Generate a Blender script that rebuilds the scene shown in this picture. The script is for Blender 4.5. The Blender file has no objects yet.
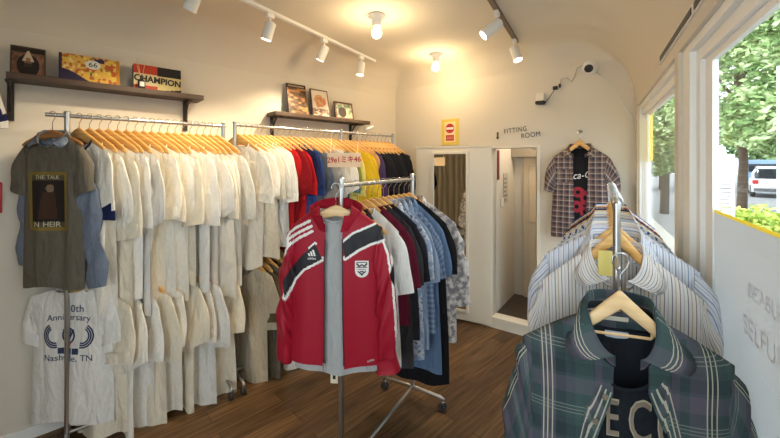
import bpy, math, random
from math import sin, cos, pi, sqrt, radians as R
from mathutils import Vector, Matrix
SC = bpy.context.scene
COL = SC.collection
# ------------------------------------------------------------------ helpers
def tag(o, label=None, cat=None, group=None, kind=None):
    if label: o['label'] = label
    if cat: o['category'] = cat
    if group: o['group'] = group
    if kind: o['kind'] = kind
    return o
def link(o, parent=None):
    COL.objects.link(o)
    if parent: o.parent = parent
    return o
def empty(name, loc=(0, 0, 0), rz=0.0):
    o = bpy.data.objects.new(name, None); o.empty_display_size = .05
    o.location = loc; o.rotation_euler = (0, 0, rz)
    return link(o)
class MB:
    def __init__(s): s.v = []; s.f = []; s.uv = []; s.mi = []; s.col = None
    def vert(s, p, uv=(0, 0)):
        s.v.append(tuple(p)); s.uv.append(uv); return len(s.v) - 1
    def face(s, idx, m=0): s.f.append(tuple(idx)); s.mi.append(m)
    def box(s, x0, x1, y0, y1, z0, z1, m=0):
        b = len(s.v)
        for z in (z0, z1):
            for x, y in ((x0, y0), (x1, y0), (x1, y1), (x0, y1)): s.vert((x, y, z), (x + y, z))
        for q in ((3, 2, 1, 0), (4, 5, 6, 7), (0, 1, 5, 4), (1, 2, 6, 5), (2, 3, 7, 6), (3, 0, 4, 7)):
            s.face([b + i for i in q], m)
        return s
    def prism(s, pts, z0, z1, m=0):
        b = len(s.v); n = len(pts)
        for z in (z0, z1):
            for p in pts: s.vert((p[0], p[1], z), (p[0] + p[1], z))
        s.face([b + i for i in range(n - 1, -1, -1)], m); s.face([b + n + i for i in range(n)], m)
        for i in range(n):
            j = (i + 1) % n
            s.face((b + i, b + j, b + n + j, b + n + i), m)
        return s
    def tube(s, pts, r, n=10, m=0, cap=True):
        pts = [Vector(p) for p in pts]
        rs = r if isinstance(r, (list, tuple)) else [r] * len(pts)
        rings = []; up = None
        for i, p in enumerate(pts):
            d = (pts[min(i + 1, len(pts) - 1)] - pts[max(i - 1, 0)])
            d = d.normalized() if d.length > 1e-9 else Vector((0, 0, 1))
            if up is None:
                up = Vector((0, 0, 1)) if abs(d.z) < .9 else Vector((1, 0, 0))
            a = d.cross(up)
            if a.length < 1e-5: a = d.cross(Vector((0, 1, 0)))
            a.normalize(); bb = a.cross(d).normalized(); up = bb
            rings.append([s.vert(p + (a * cos(2 * pi * k / n) + bb * sin(2 * pi * k / n)) * rs[i], (k / n, i)) for k in range(n)])
        for i in range(len(rings) - 1):
            for k in range(n):
                s.face((rings[i][k], rings[i][(k + 1) % n], rings[i + 1][(k + 1) % n], rings[i + 1][k]), m)
        if cap:
            s.face(rings[0][::-1], m); s.face(rings[-1], m)
        return s
    def lathe(s, prof, n=20, c=(0, 0, 0), M=None, m=0):
        rings = []
        for (r, z) in prof:
            ring = []
            for k in range(n):
                p = Vector((r * cos(2 * pi * k / n), r * sin(2 * pi * k / n), z))
                if M is not None: p = M @ p
                ring.append(s.vert(p + Vector(c), (k / n, z)))
            rings.append(ring)
        for i in range(len(rings) - 1):
            for k in range(n):
                s.face((rings[i][k], rings[i][(k + 1) % n], rings[i + 1][(k + 1) % n], rings[i + 1][k]), m)
        s.face(rings[0][::-1], m); s.face(rings[-1], m)
        return s
    def grid(s, rows, closed=False, m=0):
        """rows of vertex ids"""
        for i in range(len(rows) - 1):
            a, b = rows[i], rows[i + 1]; n = len(a)
            for k in range(n if closed else n - 1):
                s.face((a[k], a[(k + 1) % n], b[(k + 1) % n], b[k]), m)
    def build(s, name, mat, parent=None, loc=(0, 0, 0), rz=0, smooth=False):
        me = bpy.data.meshes.new(name); me.from_pydata(s.v, [], s.f)
        mats = mat if isinstance(mat, (list, tuple)) else [mat]
        for q in mats: me.materials.append(q)
        uvl = me.uv_layers.new(name='UVMap')
        for l in me.loops: uvl.data[l.index].uv = s.uv[l.vertex_index]
        for p, q in zip(me.polygons, s.mi): p.material_index = q; p.use_smooth = smooth
        me.update()
        o = bpy.data.objects.new(name, me); o.location = loc; o.rotation_euler = (0, 0, rz)
        return link(o, parent)
def bevel(o, w=.003, n=2):
    b = o.modifiers.new('bev', 'BEVEL'); b.width = w; b.segments = n; b.limit_method = 'ANGLE'; return o
def auto_smooth(o, a=35):
    for p in o.data.polygons: p.use_smooth = True
    try:
        o.data.set_sharp_from_angle(angle=R(a))
    except Exception: pass
    return o
def copy_tree(o, loc, rz, label=None, group=None, mats=None):
    c = o.copy(); c.location = loc; c.rotation_euler = (0, 0, rz); COL.objects.link(c)
    if label: c['label'] = label
    if group: c['group'] = group
    for ch in o.children:
        d = ch.copy(); COL.objects.link(d); d.parent = c
        for g in ch.children:
            e = g.copy(); COL.objects.link(e); e.parent = d
    return c
def recolour(o, mat, trim=None):
    for x in [o] + list(o.children):
        if x.type == 'MESH':
            mm = trim if (trim and x.name.split('.')[0] in ('neckband',)) else mat
            for sl in x.material_slots:
                sl.link = 'OBJECT'; sl.material = mm
ORD = ('first second third fourth fifth sixth seventh eighth ninth tenth eleventh twelfth thirteenth fourteenth fifteenth sixteenth '
       'seventeenth eighteenth nineteenth twentieth twenty-first twenty-second twenty-third twenty-fourth').split()
# ------------------------------------------------------------------ materials
def srgb(r, g, b):
    f = lambda c: (c / 255 / 12.92) if c / 255 <= .04045 else ((c / 255 + .055) / 1.055) ** 2.4
    return (f(r), f(g), f(b), 1)
def newmat(name):
    m = bpy.data.materials.new(name); m.use_nodes = True
    nt = m.node_tree; b = nt.nodes['Principled BSDF']
    return m, nt, b
def mat(name, c, rough=.5, metal=0.0, noise=0.0, nscale=30, bump=0.0, bscale=200, emis=None, estr=0):
    m, nt, b = newmat(name)
    b.inputs['Base Color'].default_value = c; b.inputs['Roughness'].default_value = rough; b.inputs['Metallic'].default_value = metal
    tc = nt.nodes.new('ShaderNodeTexCoord')
    if noise:
        n = nt.nodes.new('ShaderNodeTexNoise'); n.inputs['Scale'].default_value = nscale; n.inputs['Detail'].default_value = 4
        nt.links.new(tc.outputs['Object'], n.inputs['Vector'])
        mx = nt.nodes.new('ShaderNodeMixRGB'); mx.blend_type = 'MULTIPLY'; mx.inputs[0].default_value = noise
        mx.inputs[1].default_value = c; nt.links.new(n.outputs['Fac'], mx.inputs[2]); nt.links.new(mx.outputs[0], b.inputs['Base Color'])
    if bump:
        n2 = nt.nodes.new('ShaderNodeTexNoise'); n2.inputs['Scale'].default_value = bscale
        nt.links.new(tc.outputs['Object'], n2.inputs['Vector'])
        bp = nt.nodes.new('ShaderNodeBump'); bp.inputs['Strength'].default_value = bump; bp.inputs['Distance'].default_value = .002
        nt.links.new(n2.outputs['Fac'], bp.inputs['Height']); nt.links.new(bp.outputs[0], b.inputs['Normal'])
    if emis:
        b.inputs['Emission Color'].default_value = emis; b.inputs['Emission Strength'].default_value = estr
    return m
def cloth(name, c, rough=.92, noise=.18, nscale=60):
    m = mat(name, c, rough, 0, noise, nscale, .25, 900)
    m.node_tree.nodes['Principled BSDF'].inputs['Specular IOR Level'].default_value = .15
    crumple(m.node_tree); return m
def crumple(nt, k=.55):
    b = nt.nodes['Principled BSDF']; tc = nt.nodes.new('ShaderNodeTexCoord'); mp = nt.nodes.new('ShaderNodeMapping'); mp.inputs['Scale'].default_value = (1, 1, .38)
    n = nt.nodes.new('ShaderNodeTexNoise'); n.inputs['Scale'].default_value = 16; n.inputs['Detail'].default_value = 2; n.inputs['Distortion'].default_value = .8
    nt.links.new(tc.outputs['Object'], mp.inputs[0]); nt.links.new(mp.outputs[0], n.inputs['Vector'])
    bp = nt.nodes.new('ShaderNodeBump'); bp.inputs['Strength'].default_value = k; bp.inputs['Distance'].default_value = .035
    old = b.inputs['Normal'].links[0].from_socket if b.inputs['Normal'].links else None
    if old: nt.links.new(old, bp.inputs['Normal'])
    nt.links.new(n.outputs['Fac'], bp.inputs['Height']); nt.links.new(bp.outputs[0], b.inputs['Normal'])
def ramp(nt, stops, default):
    """constant colour ramp: list of (start, width, colour) over default"""
    cr = nt.nodes.new('ShaderNodeValToRGB'); r = cr.color_ramp; r.interpolation = 'CONSTANT'
    r.elements[0].position = 0; r.elements[0].color = default
    r.elements[1].position = .9999; r.elements[1].color = default
    for (a, w, c) in stops:
        e = r.elements.new(a); e.color = c
        e = r.elements.new(min(a + w, .9998)); e.color = default
    return cr
def fract_uv(nt, axis, period, off=0.0):
    uv = nt.nodes.new('ShaderNodeUVMap'); sep = nt.nodes.new('ShaderNodeSeparateXYZ'); nt.links.new(uv.outputs[0], sep.inputs[0])
    a = nt.nodes.new('ShaderNodeMath'); a.operation = 'MULTIPLY_ADD'; a.inputs[1].default_value = 1 / period; a.inputs[2].default_value = 50 + off
    nt.links.new(sep.outputs[axis], a.inputs[0])
    f = nt.nodes.new('ShaderNodeMath'); f.operation = 'FRACT'; nt.links.new(a.outputs[0], f.inputs[0])
    return f.outputs[0]
def woven(name, base, warp, pw, weft=None, pf=.1, mix=.5, offw=0.0, offf=0.0, lines_over=None):
    """striped (warp only) or checked cloth from UV metres"""
    m, nt, b = newmat(name)
    b.inputs['Roughness'].default_value = .9; b.inputs['Specular IOR Level'].default_value = .15
    r1 = ramp(nt, warp, base); nt.links.new(fract_uv(nt, 0, pw, offw), r1.inputs[0]); out = r1.outputs[0]
    if weft is not None:
        r2 = ramp(nt, weft, base); nt.links.new(fract_uv(nt, 1, pf, offf), r2.inputs[0])
        mx = nt.nodes.new('ShaderNodeMixRGB'); mx.inputs[0].default_value = mix
        nt.links.new(out, mx.inputs[1]); nt.links.new(r2.outputs[0], mx.inputs[2]); out = mx.outputs[0]
    for (axis, per, off, stops, col, amt) in (lines_over or []):
        rr = ramp(nt, [(a, w, (1, 1, 1, 1)) for a, w in stops], (0, 0, 0, 1)); nt.links.new(fract_uv(nt, axis, per, off), rr.inputs[0])
        ml = nt.nodes.new('ShaderNodeMath'); ml.operation = 'MULTIPLY'; ml.inputs[1].default_value = amt; nt.links.new(rr.outputs[0], ml.inputs[0])
        mx = nt.nodes.new('ShaderNodeMixRGB'); mx.inputs[2].default_value = col; nt.links.new(ml.outputs[0], mx.inputs[0]); nt.links.new(out, mx.inputs[1]); out = mx.outputs[0]
    tc = nt.nodes.new('ShaderNodeTexCoord'); n = nt.nodes.new('ShaderNodeTexNoise'); n.inputs['Scale'].default_value = 500
    nt.links.new(tc.outputs['Object'], n.inputs['Vector'])
    mm = nt.nodes.new('ShaderNodeMixRGB'); mm.blend_type = 'MULTIPLY'; mm.inputs[0].default_value = .25
    nt.links.new(out, mm.inputs[1]); nt.links.new(n.outputs['Fac'], mm.inputs[2])
    nt.links.new(mm.outputs[0], b.inputs['Base Color']); crumple(nt, .4)
    return m
def blotch(name, c1, c2, scale, thr=.5, c3=None):
    m, nt, b = newmat(name); b.inputs['Roughness'].default_value = .9
    tc = nt.nodes.new('ShaderNodeTexCoord'); n = nt.nodes.new('ShaderNodeTexNoise'); n.inputs['Scale'].default_value = scale; n.inputs['Detail'].default_value = 3
    nt.links.new(tc.outputs['Object'], n.inputs['Vector'])
    cr = nt.nodes.new('ShaderNodeValToRGB'); cr.color_ramp.elements[0].position = thr - .06; cr.color_ramp.elements[1].position = thr + .06
    cr.color_ramp.elements[0].color = c1; cr.color_ramp.elements[1].color = c2
    if c3: e = cr.color_ramp.elements.new(thr + .14); e.color = c3
    nt.links.new(n.outputs['Fac'], cr.inputs[0]); nt.links.new(cr.outputs[0], b.inputs['Base Color'])
    return m
def attr_mat(name, rough=.85, spec=.2):
    m, nt, b = newmat(name); a = nt.nodes.new('ShaderNodeAttribute'); a.attribute_name = 'Col'
    nt.links.new(a.outputs['Color'], b.inputs['Base Color']); b.inputs['Roughness'].default_value = rough
    b.inputs['Specular IOR Level'].default_value = spec
    return m
def paint(o, fn):
    """colour each face by fn(local centre)"""
    me = o.data; at = me.color_attributes.new('Col', 'FLOAT_COLOR', 'CORNER')
    for p in me.polygons:
        c = fn(p.center, p.normal)
        for li in p.loop_indices: at.data[li].color = c
def hsh(*a):
    return (sin(sum(v * k for v, k in zip(a, (12.9898, 78.233, 37.719)))) * 43758.5453) % 1.0
# paint of the room
PAINT = mat('wall_paint', srgb(228, 218, 200), .8, 0, .05, 2.5, .08, 90)
CEILP = mat('ceiling_paint', srgb(226, 215, 196), .85, 0, .04, 2)
TRIM = mat('white_trim', srgb(250, 248, 242), .45)
WHITEP = mat('white_plastic', srgb(238, 236, 230), .4)
CREAMW = mat('cream_board', srgb(238, 230, 212), .5)
CHROME = mat('chrome', srgb(205, 205, 205), .18, 1.0)
STEEL = mat('brushed_steel', srgb(190, 188, 184), .3, 1.0)
DARKM = mat('dark_iron', srgb(52, 46, 42), .5, .3)
BLACKP = mat('black_plastic', srgb(28, 27, 27), .4)
RUBBER = mat('grey_rubber', srgb(60, 58, 56), .6)
def wood(name, c1, c2, axis='x', scale=6, rough=.45):
    m, nt, b = newmat(name); tc = nt.nodes.new('ShaderNodeTexCoord'); mp = nt.nodes.new('ShaderNodeMapping')
    mp.inputs['Scale'].default_value = {'x': (1, 12, 12), 'z': (12, 12, 1), 'y': (12, 1, 12)}[axis]
    n = nt.nodes.new('ShaderNodeTexNoise'); n.inputs['Scale'].default_value = scale; n.inputs['Detail'].default_value = 5
    nt.links.new(tc.outputs['Object'], mp.inputs[0]); nt.links.new(mp.outputs[0], n.inputs['Vector'])
    cr = nt.nodes.new('ShaderNodeValToRGB'); cr.color_ramp.elements[0].position = .3; cr.color_ramp.elements[1].position = .7
    cr.color_ramp.elements[0].color = c1; cr.color_ramp.elements[1].color = c2
    nt.links.new(n.outputs['Fac'], cr.inputs[0]); nt.links.new(cr.outputs[0], b.inputs['Base Color']); b.inputs['Roughness'].default_value = rough
    return m
HWOOD = wood('golden_hanger_wood', srgb(206, 150, 76), srgb(234, 186, 112), 'x', 5, .4)
PWOOD = wood('pale_hanger_wood', srgb(222, 182, 128), srgb(240, 206, 156), 'x', 4, .4)
SHELFW = wood('dark_shelf_wood', srgb(56, 42, 32), srgb(92, 70, 54), 'x', 4, .55)
DARKHW = wood('brown_hanger_wood', srgb(130, 84, 44), srgb(168, 116, 64), 'x', 5, .4)
def floor_mat():
    m, nt, b = newmat('dark_plank_floor'); tc = nt.nodes.new('ShaderNodeTexCoord'); mp = nt.nodes.new('ShaderNodeMapping')
    mp.inputs['Rotation'].default_value = (0, 0, -R(90 - 16.5))
    nt.links.new(tc.outputs['Object'], mp.inputs[0])
    br = nt.nodes.new('ShaderNodeTexBrick'); br.inputs['Scale'].default_value = 1
    br.inputs['Brick Width'].default_value = 1.1; br.inputs['Row Height'].default_value = .13; br.inputs['Mortar Size'].default_value = .0018
    br.inputs['Color1'].default_value = srgb(116, 88, 58); br.inputs['Color2'].default_value = srgb(82, 60, 40); br.inputs['Mortar'].default_value = srgb(45, 30, 20)
    br.offset = .37; nt.links.new(mp.outputs[0], br.inputs['Vector'])
    mp2 = nt.nodes.new('ShaderNodeMapping'); mp2.inputs['Scale'].default_value = (1.5, 22, 1); nt.links.new(mp.outputs[0], mp2.inputs[0])
    n = nt.nodes.new('ShaderNodeTexNoise'); n.inputs['Scale'].default_value = 2.2; n.inputs['Detail'].default_value = 6; nt.links.new(mp2.outputs[0], n.inputs['Vector'])
    cr = nt.nodes.new('ShaderNodeValToRGB'); cr.color_ramp.elements[0].position = .3; cr.color_ramp.elements[0].color = (.42, .40, .38, 1)
    cr.color_ramp.elements[1].position = .72; cr.color_ramp.elements[1].color = (1.35, 1.3, 1.25, 1); nt.links.new(n.outputs['Fac'], cr.inputs[0])
    mx = nt.nodes.new('ShaderNodeMixRGB'); mx.blend_type = 'MULTIPLY'; mx.inputs[0].default_value = 1
    nt.links.new(br.outputs['Color'], mx.inputs[1]); nt.links.new(cr.outputs[0], mx.inputs[2]); nt.links.new(mx.outputs[0], b.inputs['Base Color'])
    b.inputs['Roughness'].default_value = .42; b.inputs['Specular IOR Level'].default_value = .3
    return m
FLOORM = floor_mat()
def glass_mat():
    m, nt, b = newmat('window_glass'); nt.nodes.remove(b); o = nt.nodes['Material Output']
    t = nt.nodes.new('ShaderNodeBsdfTransparent'); t.inputs[0].default_value = (.97, .985, .975, 1)
    g = nt.nodes.new('ShaderNodeBsdfGlossy'); g.inputs['Roughness'].default_value = .02
    lwt = nt.nodes.new('ShaderNodeLayerWeight'); f = nt.nodes.new('ShaderNodeValToRGB')
    f.color_ramp.elements[0].color = (.02, .02, .02, 1); f.color_ramp.elements[1].color = (.5, .5, .5, 1); f.color_ramp.elements[1].position = 1.0
    e_ = f.color_ramp.elements.new(.72); e_.color = (.06, .06, .06, 1)
    nt.links.new(lwt.outputs['Facing'], f.inputs[0])
    mx = nt.nodes.new('ShaderNodeMixShader'); nt.links.new(f.outputs[0], mx.inputs[0]); nt.links.new(t.outputs[0], mx.inputs[1]); nt.links.new(g.outputs[0], mx.inputs[2])
    nt.links.new(mx.outputs[0], o.inputs[0]); return m
GLASS = glass_mat()
def film_mat(name, c, tr=.45, clear=.12):
    m, nt, b = newmat(name); o = nt.nodes['Material Output']; nt.nodes.remove(b)
    d = nt.nodes.new('ShaderNodeBsdfDiffuse'); d.inputs[0].default_value = c
    t = nt.nodes.new('ShaderNodeBsdfTranslucent'); t.inputs[0].default_value = c
    p = nt.nodes.new('ShaderNodeBsdfTransparent')
    a = nt.nodes.new('ShaderNodeMixShader'); a.inputs[0].default_value = tr; nt.links.new(d.outputs[0], a.inputs[1]); nt.links.new(t.outputs[0], a.inputs[2])
    q = nt.nodes.new('ShaderNodeMixShader'); q.inputs[0].default_value = clear; nt.links.new(a.outputs[0], q.inputs[1]); nt.links.new(p.outputs[0], q.inputs[2])
    nt.links.new(q.outputs[0], o.inputs[0]); return m
FILM = film_mat('frosted_film', (.70, .70, .69, 1), .4, .08)
YFILM = film_mat('yellow_film', srgb(238, 214, 90), .5, .15)

def text_mesh(string, size, extrude=.0006, shear=0.0, space=1.0, bold=0.0):
    cu = bpy.data.curves.new('lettering', 'FONT'); cu.body = string; cu.size = size; cu.extrude = extrude; cu.shear = shear
    cu.align_x = 'CENTER'; cu.align_y = 'CENTER'; cu.space_character = space; cu.resolution_u = 3; cu.offset = bold
    o = bpy.data.objects.new('lettering', cu); COL.objects.link(o)
    dg = bpy.context.evaluated_depsgraph_get(); me = bpy.data.meshes.new_from_object(o.evaluated_get(dg))
    bpy.data.objects.remove(o); return me
def lettering(name, string, size, m, parent, fn, extrude=.0006, shear=0.0, sx=1.0, rot=0.0, space=1.0, bold=0.0):
    """place lettering: fn(x, z, depth) -> local point"""
    me = text_mesh(string, size, extrude, shear, space, bold); me.materials.clear(); me.materials.append(m)
    for v in me.vertices:
        x, z, d = v.co.x * sx, v.co.y, v.co.z
        x, z = x * cos(rot) - z * sin(rot), x * sin(rot) + z * cos(rot)
        v.co = fn(x, z, d)
    me.update()
    o = bpy.data.objects.new(name, me); return link(o, parent)

# ------------------------------------------------------------------ room geometry
H = 1.6
LA = Vector((-2.84, .72, 0)); LD = Vector((sin(R(16.5)), cos(R(16.5)), 0)); LN = Vector((LD.y, -LD.x, 0))
def lw(s, d=0, z=0): return LA + LD * s + LN * d + Vector((0, 0, z))      # along the side wall, away from it
BD = Vector((.9957, -.0927, 0)); BN = Vector((-.0927, -.9957, 0)); B0 = Vector((-1.99, 3.585, 0))
def bw(x, d=0, z=0):                                                    # point of the back wall at world x
    s = (x - B0.x) / BD.x
    return B0 + BD * s + BN * d + Vector((0, 0, z))
XR = .30; YF = -.95; XO = .366
def struct(o, kind='structure'): o['kind'] = kind; return o
f = MB(); f.prism([(-3.9, YF - .2), (.5, YF - .2), (.5, 4.5), (-3.9, 4.5)], -.08, 0); struct(f.build('floor', FLOORM))
sC = 2.99  # wall length from LA to the back corner
p0, p1 = lw(-1.8), lw(sC + .1)
w = MB(); w.prism([tuple(lw(-1.8)), tuple(lw(sC + .12)), tuple(lw(sC + .12, -.12)), tuple(lw(-1.8, -.12))], 0, 2.8); struct(w.build('wall_left', PAINT))
# back wall with the fitting room opening
OX0, OX1, OH = -.845, -.435, 1.752
w = MB()
def bprism(mb, x0, x1, d0, d1, z0, z1, m=0):
    mb.prism([tuple(bw(x0, d0)), tuple(bw(x0, d1)), tuple(bw(x1, d1)), tuple(bw(x1, d0))], z0, z1, m)
bprism(w, -2.15, OX0, 0, -.1, 0, 2.8); bprism(w, OX1, .355, 0, -.1, 0, 2.8); bprism(w, OX0, OX1, 0, -.1, OH, 2.8); bprism(w, OX0, OX1, 0, -.1, 0, .1)
struct(w.build('wall_back', PAINT))
# fitting room inside
GREYW = mat('fitting_wall', srgb(214, 208, 196), .8, 0, .06, 3)
w = MB(); bprism(w, OX0 - .10, OX0 - .002, -.1, -.75, 0, 2.5); struct(w.build('wall_fitting_side', GREYW))
w = MB(); bprism(w, OX0 - .1, .3, -.75, -.82, 0, 2.5); struct(w.build('wall_fitting_back', GREYW))
w = MB(); bprism(w, .2, .3, -.1, -.75, 0, 2.5); struct(w.build('wall_fitting_end', GREYW))
w = MB(); bprism(w, OX0 - .1, .3, -.1, -.82, 2.2, 2.3); struct(w.build('ceiling_fitting', GREYW))
DARKF = mat('dark_fitting_floor', srgb(84, 72, 62), .6, 0, .4, 25)
w = MB(); bprism(w, OX0 - .002, .2, -.1, -.75, 0, .1); struct(w.build('floor_fitting', DARKF))
w = MB(); bprism(w, OX0 - .01, OX1 + .01, .02, -.1, .085, .108); bprism(w, OX0 - .3, OX1 + .4, .012, 0, 0, .085); struct(w.build('trim_1', CREAMW))
# door frame trims
w = MB(); bprism(w, OX0 - .045, OX0, .018, -.1, .1, OH + .01); bprism(w, OX1, OX1 + .03, .012, -.1, .1, OH + .01); bprism(w, OX0 - .045, OX1 + .03, .02, -.1, OH, OH + .02)
struct(w.build('trim_2', CREAMW))
# inner door of the fitting room
w = MB(); bprism(w, -.74, -.2, -.72, -.75, .1, 1.68)
for (a, b_) in ((.25, .85), (.95, 1.58)): bprism(w, -.68, -.26, -.712, -.72, a, b_)
d1 = w.build('door_1', mat('inner_door_cream', srgb(206, 192, 168), .55)); struct(bevel(d1, .004))
w = MB(); bprism(w, OX0, -.1, -.62, -.75, 1.68, 2.2); struct(w.build('beam_fitting', mat('bulkhead_grey', srgb(150, 140, 126), .8)))
# front wall behind the camera
w = MB(); w.box(-3.9, .5, YF - .12, YF, 0, .35); w.box(-3.9, .5, YF - .12, YF, 2.25, 2.8); w.box(-3.9, -1.25, YF - .12, YF, .35, 2.25); w.box(.1, .5, YF - .12, YF, .35, 2.25); w.box(-.6, -.55, YF - .12, YF, .35, 2.25)
struct(w.build('wall_front', PAINT))
w = MB(); w.box(-1.25, .1, YF - .07, YF - .06, .35, 2.25); struct(w.build('window_daylight_added', GLASS))  # unseen glazed opening, added to let daylight in from behind the camera
# window wall with stepped casings
STEPS = [(.30, .33, 0.0, 0.0), (.315, .345, .11, .031), (.335, .365, .16, .074), (.35, .385, .24, .098)]   # x from, x to, step in y, step down in z
ZTOP = 2.048; SILL = .42
w = MB()
w.box(XR, XO, YF, 3.5, 0, SILL); w.box(XR, XO, YF, 3.5, ZTOP, 2.8)
w.box(XR, XO, 1.80, 1.87, SILL, ZTOP); w.box(XR, XO, 3.29, 3.45, SILL, ZTOP); w.box(XR, XO, YF, -.7, SILL, ZTOP)
struct(w.build('wall_right', PAINT))
def casing(y0, y1, name, fy=1.0):
    o = MB()
    for (xa, xb, sy, sz) in STEPS[1:]:
        a, b_, t = y0 + sy * .12, y1 - sy * fy, ZTOP - sz
        o.box(xa, XO, b_, y1, SILL, t); o.box(xa, XO, y0, a, SILL, t); o.box(xa, XO, y0, y1, t, ZTOP); o.box(xa, XO, a, b_, SILL, SILL + sy * .12)
    struct(o.build(name, TRIM)); return o
casing(-.7, 1.80, 'window_1'); casing(1.87, 3.29, 'window_2', .12)
w = MB(); w.box(.357, .361, -.675, 1.565, SILL, ZTOP - .09); g1 = w.build('pane', GLASS, bpy.data.objects['window_1'])
w = MB(); w.box(.357, .361, 1.89, 3.27, SILL, ZTOP - .09); g2 = w.build('pane', GLASS, bpy.data.objects['window_2'])
w = MB(); w.box(.342, .366, 3.10, 3.125, SILL, ZTOP - .09); w.build('mullion', TRIM, bpy.data.objects['window_2'])
# ceiling with coves
CH = 2.65; CR = (.28, .55, .22)
def ceil():
    mb = MB(); rows = []
    def spaced(L, r0, r1, n=10):
        out = [r0 * (1 - cos(pi / 2 * i / n)) for i in range(n)] + [r0 + (L - r0 - r1) * i / 16 for i in range(17)]
        out += [L - r1 * (1 - cos(pi / 2 * (n - 1 - i) / n)) for i in range(n)]
        return out
    for sy in spaced(1.0, .0001, .06, 10):
        row = []
        yl = YF + sy * (3.4 - YF + .25)
        xl = LA.x + LD.x / LD.y * (yl - LA.y)
        for d in spaced(XR - xl, CR[0] / LD.y, CR[1], 10):
            x = xl + d; ybw = bw(x).y
            y = YF + sy * (ybw - YF)
            xl2 = LA.x + LD.x / LD.y * (y - LA.y); x = xl2 + d * (XR - xl2) / (XR - xl)
            ds = ((x - xl2) * LD.y, XR - x, bw(x).y - y); drop = 0
            for q, r in zip(ds, CR):
                if q < r: drop = max(drop, r - sqrt(max(0, r * r - (r - max(q, 0)) ** 2)))
            row.append(mb.vert((x, y, CH - drop)))
        rows.append(row)
    mb.grid(rows); return mb.build('ceiling', CEILP, smooth=True)
struct(ceil())
w = MB(); w.box(-4.2, .6, YF - .3, 4.6, 2.8, 2.9); struct(w.build('roof_slab', CEILP))
w = MB(); w.prism([tuple(lw(-1.7)), tuple(lw(sC)), tuple(lw(sC, .012)), tuple(lw(-1.7, .012))], 0, .07); struct(w.build('baseboard_left', TRIM))
# linear slot high on the window wall
w = MB(); w.box(.292, XR, .2, 2.2, 2.10, 2.14)
sl = empty('curtain_track', (0, 0, 0)); tag(sl, 'long white rail with black slots fixed on the wall above the big window', 'rail')
w.build('rail_body', WHITEP, sl)
for (a, b_) in ((.25, .8), (.84, 1.25), (1.29, 1.5), (1.54, 2.17)):
    w = MB(); w.box(.2895, .294, a, b_, 2.108, 2.132); w.build('slot', BLACKP, sl)
exec_order = []
# ------------------------------------------------------------------ hangers
def smooth(t): t = max(0., min(1., t)); return t * t * (3 - 2 * t)
def hanger(name, m, half=.205, hook=.085, drop=.052, bar=0, loc=(0, 0, 0), rz=0, thick=.008, tall=.023, ex=1.25, curve=0.0):
    mb = MB(); rows = []; n = 16; K = 10
    for i in range(n + 1):
        x = -half + 2 * half * i / n; q = abs(x) / half
        zc = -hook - tall * .9 - drop * q ** ex; hz = tall - (tall * .5) * q; hy = thick - .001 * q; yo = -curve * q * q
        if i in (0, n): hz *= .6; hy *= .6
        rows.append([mb.vert((x, yo + hy * abs(cos(2 * pi * k / K)) ** .7 * (1 if cos(2 * pi * k / K) > 0 else -1),
                              zc + hz * abs(sin(2 * pi * k / K)) ** .7 * (1 if sin(2 * pi * k / K) > 0 else -1)), (x, k / K)) for k in range(K)])
    mb.grid(rows, closed=True); mb.face(rows[0][::-1]); mb.face(rows[-1])
    o = mb.build(name, m, None, loc, rz, smooth=True)
    h = MB(); h.tube([(0, 0, -hook - .004), (0, 0, -.04), (.006, 0, -.03), (.016, 0, -.018), (.0205, 0, -.004), (.018, 0, .010), (.010, 0, .0185), (0, 0, .0205), (-.010, 0, .0185), (-.018, 0, .010), (-.0205, 0, -.004), (-.018, 0, -.011)], .0019, 6)
    h.build('hook', CHROME, o, smooth=True)
    if bar:
        b = MB(); b.tube([(-bar, 0, -hook - .08), (-bar, 0, -hook - .118), (-bar + .004, 0, -hook - .122), (bar - .004, 0, -hook - .122), (bar, 0, -hook - .118), (bar, 0, -hook - .08)], .0042, 8)
        b.build('trouser_bar', m, o, smooth=True)
    return o
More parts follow.
